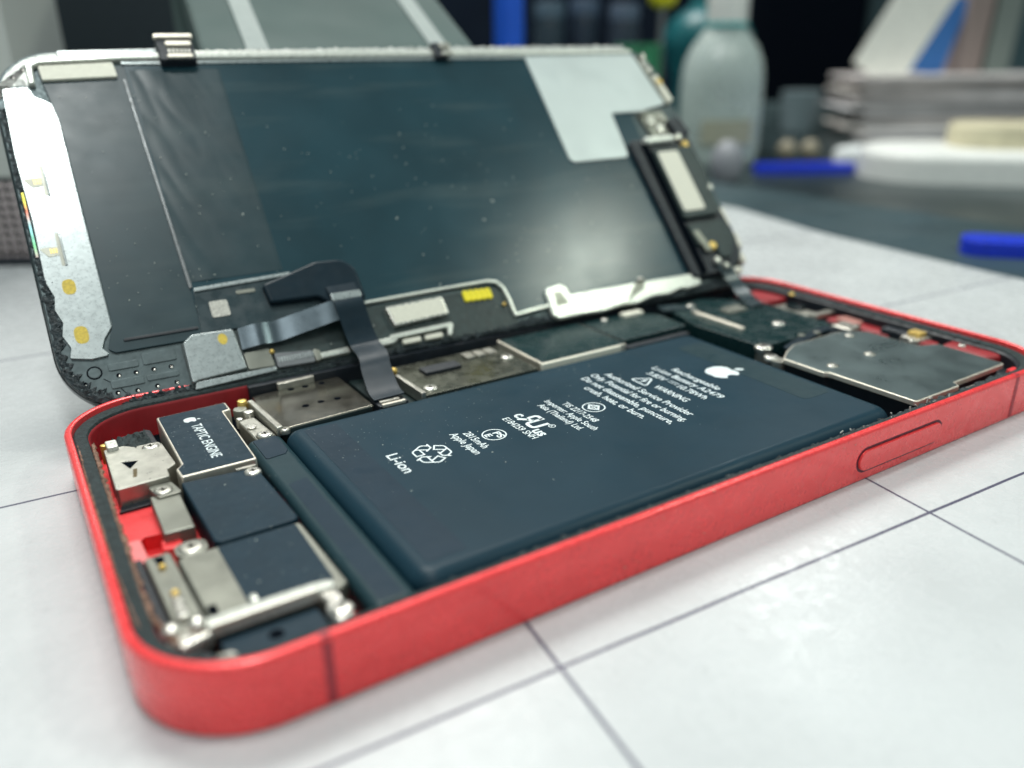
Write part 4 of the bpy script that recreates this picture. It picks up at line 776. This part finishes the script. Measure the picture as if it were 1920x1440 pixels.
# loose dust on the sticky and glossy faces
def specks(name, n, fn, parent, m, seed, smin=0.03, smax=0.10):
    rg = random.Random(seed); bm = bmesh.new()
    for i in range(n):
        x, y, z = fn(rg); a = rg.uniform(smin, smax)*(1.8 if rg.random() < 0.08 else 1)
        bmesh.ops.create_icosphere(bm, subdivisions=1, radius=a, matrix=Matrix.Translation((x, y, z)) @ Euler((0, 0, rg.random()*3)).to_matrix().to_4x4() @ Matrix.Diagonal((rg.uniform(0.7, 2.2), 1, 0.4, 1)))
    o = link(name, bm, m, parent); o['kind'] = 'stuff'; return o
dustm = mat('dust', (0.42, 0.46, 0.42), 0.8); scuffm = mat('scuff', (0.75, 0.42, 0.34), 0.6)
specks('dust', 210, lambda g: (-45+abs(g.gauss(0, 30)) % 78, 13.5-abs(g.gauss(0, 13)) % 40, 5.62), bat, dustm, 3, 0.02, 0.055)
specks('dust', 60, lambda g: (g.uniform(-61, -52.5), g.uniform(7, 24), 6.05), te, dustm, 5, 0.02, 0.05)
specks('dust', 60, lambda g: (g.uniform(-61, -51), g.uniform(-24, 4), 5.52), ph, dustm, 6, 0.02, 0.05)
specks('dust', 130, lambda g: (g.gauss(0, 24), g.gauss(-2, 13), 0.38), fo, dustm, 8, 0.03, 0.12)
specks('dust', 70, lambda g: (g.uniform(-62, -37), g.uniform(-22, 26), 0.55), fo2, dustm, 9, 0.03, 0.10)
specks('scuff_marks', 130, lambda g: (g.uniform(-58, 60), -35.76, g.choice((g.uniform(0.6, 7.2), g.gauss(6.8, 0.4) if g.random() < 0.5 else g.uniform(1, 6)))), fr, scuffm, 11, 0.03, 0.085)
# ================================================================== BACKGROUND THINGS
CAM = Vector((-75.05, -94.72, 0)); YAW = math.radians(57.7976)
Fd = Vector((math.cos(YAW), math.sin(YAW), 0)); Rt = Vector((math.sin(YAW), -math.cos(YAW), 0)); RZ = YAW-math.pi/2
def at(r, d, z=0): return tuple(CAM+Rt*r+Fd*d+Vector((0, 0, z)))
def lathe(name, prof, m, parent, n=32, sq=1.0):
    bm = bmesh.new(); rings = [[bm.verts.new((r*math.cos(2*math.pi*i/n), r*sq*math.sin(2*math.pi*i/n), z)) for i in range(n)] for r, z in prof]
    for a, b in zip(rings, rings[1:]):
        for i in range(n): bm.faces.new((a[i], a[(i+1) % n], b[(i+1) % n], b[i]))
    bm.faces.new(rings[0][::-1]); bm.faces.new(rings[-1]); return link(name, bm, m, parent, 50)
# sloping stand that the screen leans on
th = math.radians(24.6)
st = thing('screen_stand', 'grey sloping stand with two pale stripes behind the phone screen', 'stand', (0, 86, 0))
mg = mat('grey_stand', (0.085, 0.12, 0.115), 0.75, 0, 0.15, 0.02, 0.1, 0.5, spec=0.15)
def slope_slab(name, x0, x1, y0, y1, off, th_, m, parent):
    bm = bmesh.new(); v = []
    for x in (x0, x1):
        for y in (y0, y1):
            zt = 57-0.6+y*math.tan(th)*1.0+off; zb = max(0.0, zt-th_); v += [bm.verts.new((x, y, zt)), bm.verts.new((x, y, zb))]
    a = v
    for f in ((0, 4, 6, 2), (1, 3, 7, 5), (0, 1, 5, 4), (2, 6, 7, 3), (0, 2, 3, 1), (4, 5, 7, 6)): bm.faces.new([a[i] for i in f])
    bmesh.ops.recalc_face_normals(bm, faces=bm.faces)
    bmesh.ops.bevel(bm, geom=list(bm.edges), offset=0.5, segments=2, affect='EDGES')
    o = link(name, bm, m, parent)
    for vv in o.data.vertices: vv.co.x += vv.co.y*0.155
    return o
slope_slab('sloping_top', -33.2, 31.0, 0, 95, 0, 8, mg, st)
slope_slab('front_wall', -33.0, 30.8, 0.6, 6, -8.1, 200, mg, st)
slope_slab('rear_wall', -33.0, 30.8, 88, 94.5, -8.1, 400, mg, st)
stripe = mat('pale_stripe', (0.32, 0.36, 0.35), 0.7, 0, 0.05, spec=0.2)
slope_slab('stripe', -24.6, -19.0, 0.5, 94, 0.5, 1.2, stripe, st); slope_slab('stripe', 18.4, 23.9, 0.5, 94, 0.5, 1.2, stripe, st)
# clear pump bottle
bo = thing('hand_gel_bottle', 'translucent plastic bottle with a white cap standing on the dark bench', 'bottle', at(128, 519, -8), (0, 0, RZ))
clear = mat('cloudy_plastic', (0.72, 0.82, 0.78), 0.30, 0, 0.15, 0.03, trans=0.4)
lathe('bottle_body', [(20, 0), (23.5, 2), (24.5, 8), (24.6, 45), (24.2, 52), (23, 60), (19.5, 68), (14, 75), (11.4, 79), (11.2, 82)], clear, bo, 40, 0.75)
lathe('cap', [(11.5, 80.5), (11.8, 81), (11.8, 96), (10.5, 100), (10, 112), (8, 113)], mat('white_cap', (0.75, 0.76, 0.72), 0.4), bo)
lathe('collar', [(12.2, 78.8), (12.4, 79.2), (12.4, 80.8), (12.2, 81)], mat('teal_collar', (0.05, 0.45, 0.45), 0.5), bo)
prism('bottle_label', rnd(rect(-15, -19.6, 15, -19.2), 0.1), 14, 28, mat('tan_label', (0.40, 0.40, 0.30), 0.6), bo, 0)
te_ = thing('teal_bottle', 'teal container half hidden behind the translucent bottle', 'container', at(133, 590, -8), (0, 0, RZ))
lathe('container_body', [(18, 0), (20, 2), (22, 50), (29, 66), (30, 76), (24, 86), (12, 94)], mat('teal_plastic', (0.01, 0.13, 0.15), 0.35), te_)
lathe('container_cap', [(12, 92), (12, 108), (10, 110)], mat('teal_cap', (0.02, 0.14, 0.16), 0.35), te_)
# blue marker
mk = thing('blue_marker', 'blue cylinder standing upright behind the screen edge', 'marker', at(0.5, 480, -8), (0, 0, RZ))
lathe('marker_barrel', [(7.5, 0), (8.2, 1), (8.2, 96), (7, 98)], mat('blue_plastic', (0.01, 0.10, 0.62), 0.35), mk)
lathe('marker_cap', [(8.6, 98), (8.8, 99), (8.8, 128), (7.5, 131)], mat('blue_cap', (0.01, 0.08, 0.50), 0.3), mk)
# yellow knob and green piece on a post
yk = thing('yellow_screwdriver', 'yellow handled screwdriver standing in the dark rack', 'screwdriver', at(97, 560, 0), (0, 0, RZ))
lathe('shaft', [(2, 0), (2, 84)], mat('shaft', (0.3, 0.3, 0.3), 0.3, 0.8), yk, 12)
lathe('handle', [(3, 83), (7.5, 85), (9.5, 90), (9.0, 98), (9.5, 118), (6, 121)], mat('yellow_handle', (0.70, 0.66, 0.02), 0.4), yk, 20)
gb = thing('green_circuit_board', 'small green circuit board standing behind the right end of the screen', 'circuit board', at(72, 500, -8), (0.1, 0.0, RZ))
prism('board_body', rect(-12, -1, 14, 1), 0, 70, mat('green_pcb', (0.03, 0.22, 0.10), 0.4, 0, 0.4, 0.2), gb, 0.2)
prism('board_chip', rect(-8, -3, -2, -1), 56, 64, M['steel'], gb, 0.2)
# small pots on a rack, far behind
for i, (r, d, h, c, lbl) in enumerate(((30, 640, 100, (0.035, 0.055, 0.075), 'dark blue grey jar, first from the blue cylinder on the rear rack'),
                                        (56, 650, 102, (0.03, 0.045, 0.07), 'slate jar between two other jars on the rear rack'),
                                        (84, 640, 98, (0.04, 0.055, 0.08), 'grey blue jar nearest the yellow screwdriver on the rear rack'))):
    j = thing('parts_jar', lbl, 'jar', at(r, d, -8), (0, 0, RZ), 'jars on the rear rack')
    lathe('jar_body', [(9, 0), (11, 1), (11, h-14), (9, h-11)], mat('jar_glass', c, 0.3), j, 20)
    lathe('jar_lid', [(10.5, h-11), (10.8, h-10), (10.8, h-1), (10, h)], mat('jar_lid', tuple(min(1, 2.6*x) for x in c), 0.4), j, 20)
# blue picks on the mat
pick_m = mat('blue_pick', (0.010, 0.040, 0.60), 0.35)
def pick(label, loc, rz, s):
    o = prism('opening_pick', rnd([(-28*s, -8*s), (25*s, -9*s), (30*s, 6*s), (-26*s, 9*s)], 6*s), 0, 4.5, pick_m, None, 0.5)
    o.location = Vector(loc)*MM; o.rotation_euler = (0, 0, rz); tag(o, label, 'pick', 'blue opening picks'); return o
pick('bright blue plastic pick lying on the dark mat near the bottle', at(171, 485, -7.99), RZ+0.05, 1.08)
bpk = pick('lighter blue pick on the dark mat at the right edge', at(160, 240, -1.19), RZ-0.30, 0.85)
# white trays and bag at right
pl = thing('white_tray', 'long white rounded tray at the right edge on the bench', 'tray', at(290, 450, -8), (0, 0, RZ-0.30))
prism('tray_base', rnd(rect(-95, -42, 120, 34), 34), 0, 16, mat('white_plastic', (0.85, 0.86, 0.83), 0.5, 0, 0.06), pl, 5, 5)
prism('tray_insert', rnd(rect(-50, -20, 112, 28), 20), 16, 28, mat('kraft_card', (0.62, 0.57, 0.40), 0.7, 0, 0.2, 0.05), pl, 3, 4)
wb = prism('folded_tissue', rnd([(-32, -8), (40, -16), (46, 12), (-10, 16)], 9), 0, 10, mat('tissue', (0.85, 0.88, 0.88), 0.8, 0, 0.1, 0.05, 0.8, 0.1, 2), None, 4, 4)
wb.location = Vector(at(225, 520, -8))*MM; wb.rotation_euler = (0, 0, RZ-0.1); tag(wb, 'white folded tissue lying left of the white tray', 'tissue')
# paper stack
pm = [mat('paper_a', (0.95, 0.88, 0.86), 0.8, 0, 0.1, 0.05), mat('paper_b', (0.76, 0.72, 0.68), 0.8, 0, 0.15, 0.05), mat('paper_c', (0.88, 0.88, 0.90), 0.8, 0, 0.1, 0.05)]
ps = thing('paper_stack', 'uneven stack of papers and booklets on the right of the bench', 'papers', at(365, 720, -8), (0, 0, RZ-0.1))
z = 0
for i in range(15):
    h = random.uniform(2, 4); dx = random.uniform(-14, 10)
    bm = bmesh.new(); bm_prism(bm, [(-76+dx, -30+random.uniform(-12, 12)), (120+dx, -30+random.uniform(-14, 14)), (122, 60), (-70+dx, 60)], z+random.uniform(0.1, 0.8), z+h, 0.6)
    o = link('booklet', bm, pm[(i*2) % 3] if i < 12 else pm[0], ps); z += h
lc = prism('leaning_card', rect(-22, -1, 22, 1), 0, 92, mat('cream_card', (0.92, 0.92, 0.84), 0.7), None, 0.3)
lc.location = Vector(at(300, 712, z-10))*MM; lc.rotation_euler = (math.radians(-12), math.radians(33), RZ); tag(lc, 'pale card leaning to the right on top of the paper stack', 'card')
bc = prism('blue_folder', rect(-13, -2, 13, 2), 0, 62, mat('blue_folder', (0.05, 0.20, 0.55), 0.6), None, 0.3)
bc.location = Vector(at(352, 735, z-8))*MM; bc.rotation_euler = (0, math.radians(14), RZ); tag(bc, 'blue folder standing behind the leaning card', 'folder')
for r, c, lbl in ((384, (0.30, 0.24, 0.22), 'brownish pink book spine standing beside the blue folder'), (408, (0.20, 0.24, 0.22), 'grey green book standing right of the brownish one')):
    o = prism('standing_book', rect(-10, -12, 10, 12), 0, 82, mat('book', c, 0.7), None, 0.5)
    o.location = Vector(at(r, 740, z-8))*MM; o.rotation_euler = (0, 0.05, RZ); tag(o, lbl, 'book')
# small cup, beads
cpn = thing('plastic_cup', 'small frosted cup on the bench left of the paper stack', 'cup', at(252, 740, -8), (0, 0, RZ))
lathe('cup_body', [(12, 0), (14, 1), (17, 34), (16, 34.5)], mat('frosted_cup', (0.20, 0.26, 0.28), 0.4), cpn, 24)
for r, lbl in ((181, 'left of two small tan knobs behind the blue pick'), (196, 'right of two small tan knobs behind the blue pick')):
    o = ball('tan_knob', (0, 0, 6), 6, mat('tan', (0.34, 0.30, 0.22), 0.5), None); o.location = Vector(at(r, 548, -8))*MM; tag(o, lbl, 'knob', 'tan knobs')
pb_ = ball('pearl_cap', (0, 0, 9), 9, mat('pearl', (0.30, 0.31, 0.34), 0.4), None, 1.4); pb_.location = Vector(at(117, 450, -8))*MM; tag(pb_, 'pale lilac rounded cap behind the earpiece end of the screen', 'cap')
lowb = prism('bench_ledge', rect(-80, -6, 260, 6), 0, 22, mat('ledge', (0.11, 0.16, 0.17), 0.5, 0, 0.3, 0.01), None, 1)
lowb.location = Vector(at(150, 800, -8))*MM; lowb.rotation_euler = (0, 0, RZ); tag(lowb, 'low grey ledge running along the back of the bench', 'ledge')
# perforated metal case at left
pc = thing('metal_case', 'grey perforated metal case blurred behind the left edge of the screen', 'case', at(-182, 242, -1.2), (0, 0, RZ))
prism('case_body', rect(-120, 0, 45, 30), 0, 160, mat('case_metal', (0.52, 0.54, 0.51), 0.42, 0.1, 0.12, 0.01), pc, 2)
vg = bmesh.new()
for i in range(24):
    for k in range(9):
        for v in bmesh.ops.create_cube(vg, size=1)['verts']: v.co = Vector((-24+i*2.9+v.co.x*1.7, -0.4+v.co.y*0.9, 3+k*2.6+v.co.z*1.3))
link('vent_grid', vg, mat('vent_pink', (0.75, 0.64, 0.64), 0.5), pc)
prism('vent_panel', rect(-30, -0.15, 44, 0.05), 0.5, 26, mat('vent_dark', (0.02, 0.025, 0.025), 0.5), pc, 0)
prism('case_foot', rect(-110, -6, 64, 0), 0, 3, M['black'], pc, 0.5)
for (x, zz) in ((10, 50), (34, 50), (12, 74), (35, 74)):
    o = ball('case_button', (x, -1, zz), 5, M['cream'], pc)
dp = prism('dark_panel', rect(-62, 0, 62, 30), 0, 190, mat('panel_dark', (0.012, 0.022, 0.030), 0.45), None, 2)
dp.location = Vector(at(-148, 372, -1.2))*MM; dp.rotation_euler = (0, 0, RZ); tag(dp, 'dark upright panel between the metal case and the sloping stand', 'panel')
# back wall with cabinet
wall = prism('wall', rect(-1400, 0, 1800, 30), 0, 900, mat('dark_wall', (0.008, 0.014, 0.026), 0.8, 0, 0.5, 0.006, spec=0.1), None, 1)
wall.location = Vector(at(0, 1010, -8))*MM; wall.rotation_euler = (0, 0, RZ); structure(wall)
cb = prism('black_speaker_box', rect(-52, 0, 52, 60), 0, 330, mat('black_box', (0.002, 0.004, 0.008), 0.8, spec=0.05), None, 3)
cb.location = Vector(at(322, 930, -8))*MM; cb.rotation_euler = (0, 0, RZ); tag(cb, 'black box standing between the bottle and the paper stack', 'box')
gp = prism('grey_cabinet', rect(0, 0, 240, 30), 0, 300, mat('cabinet', (0.045, 0.085, 0.095), 0.5, 0, 0.5, 0.01), None, 2)
gp.location = Vector(at(385, 950, -8))*MM; gp.rotation_euler = (0, 0, RZ); tag(gp, 'dull teal cabinet behind the paper stack', 'cabinet')
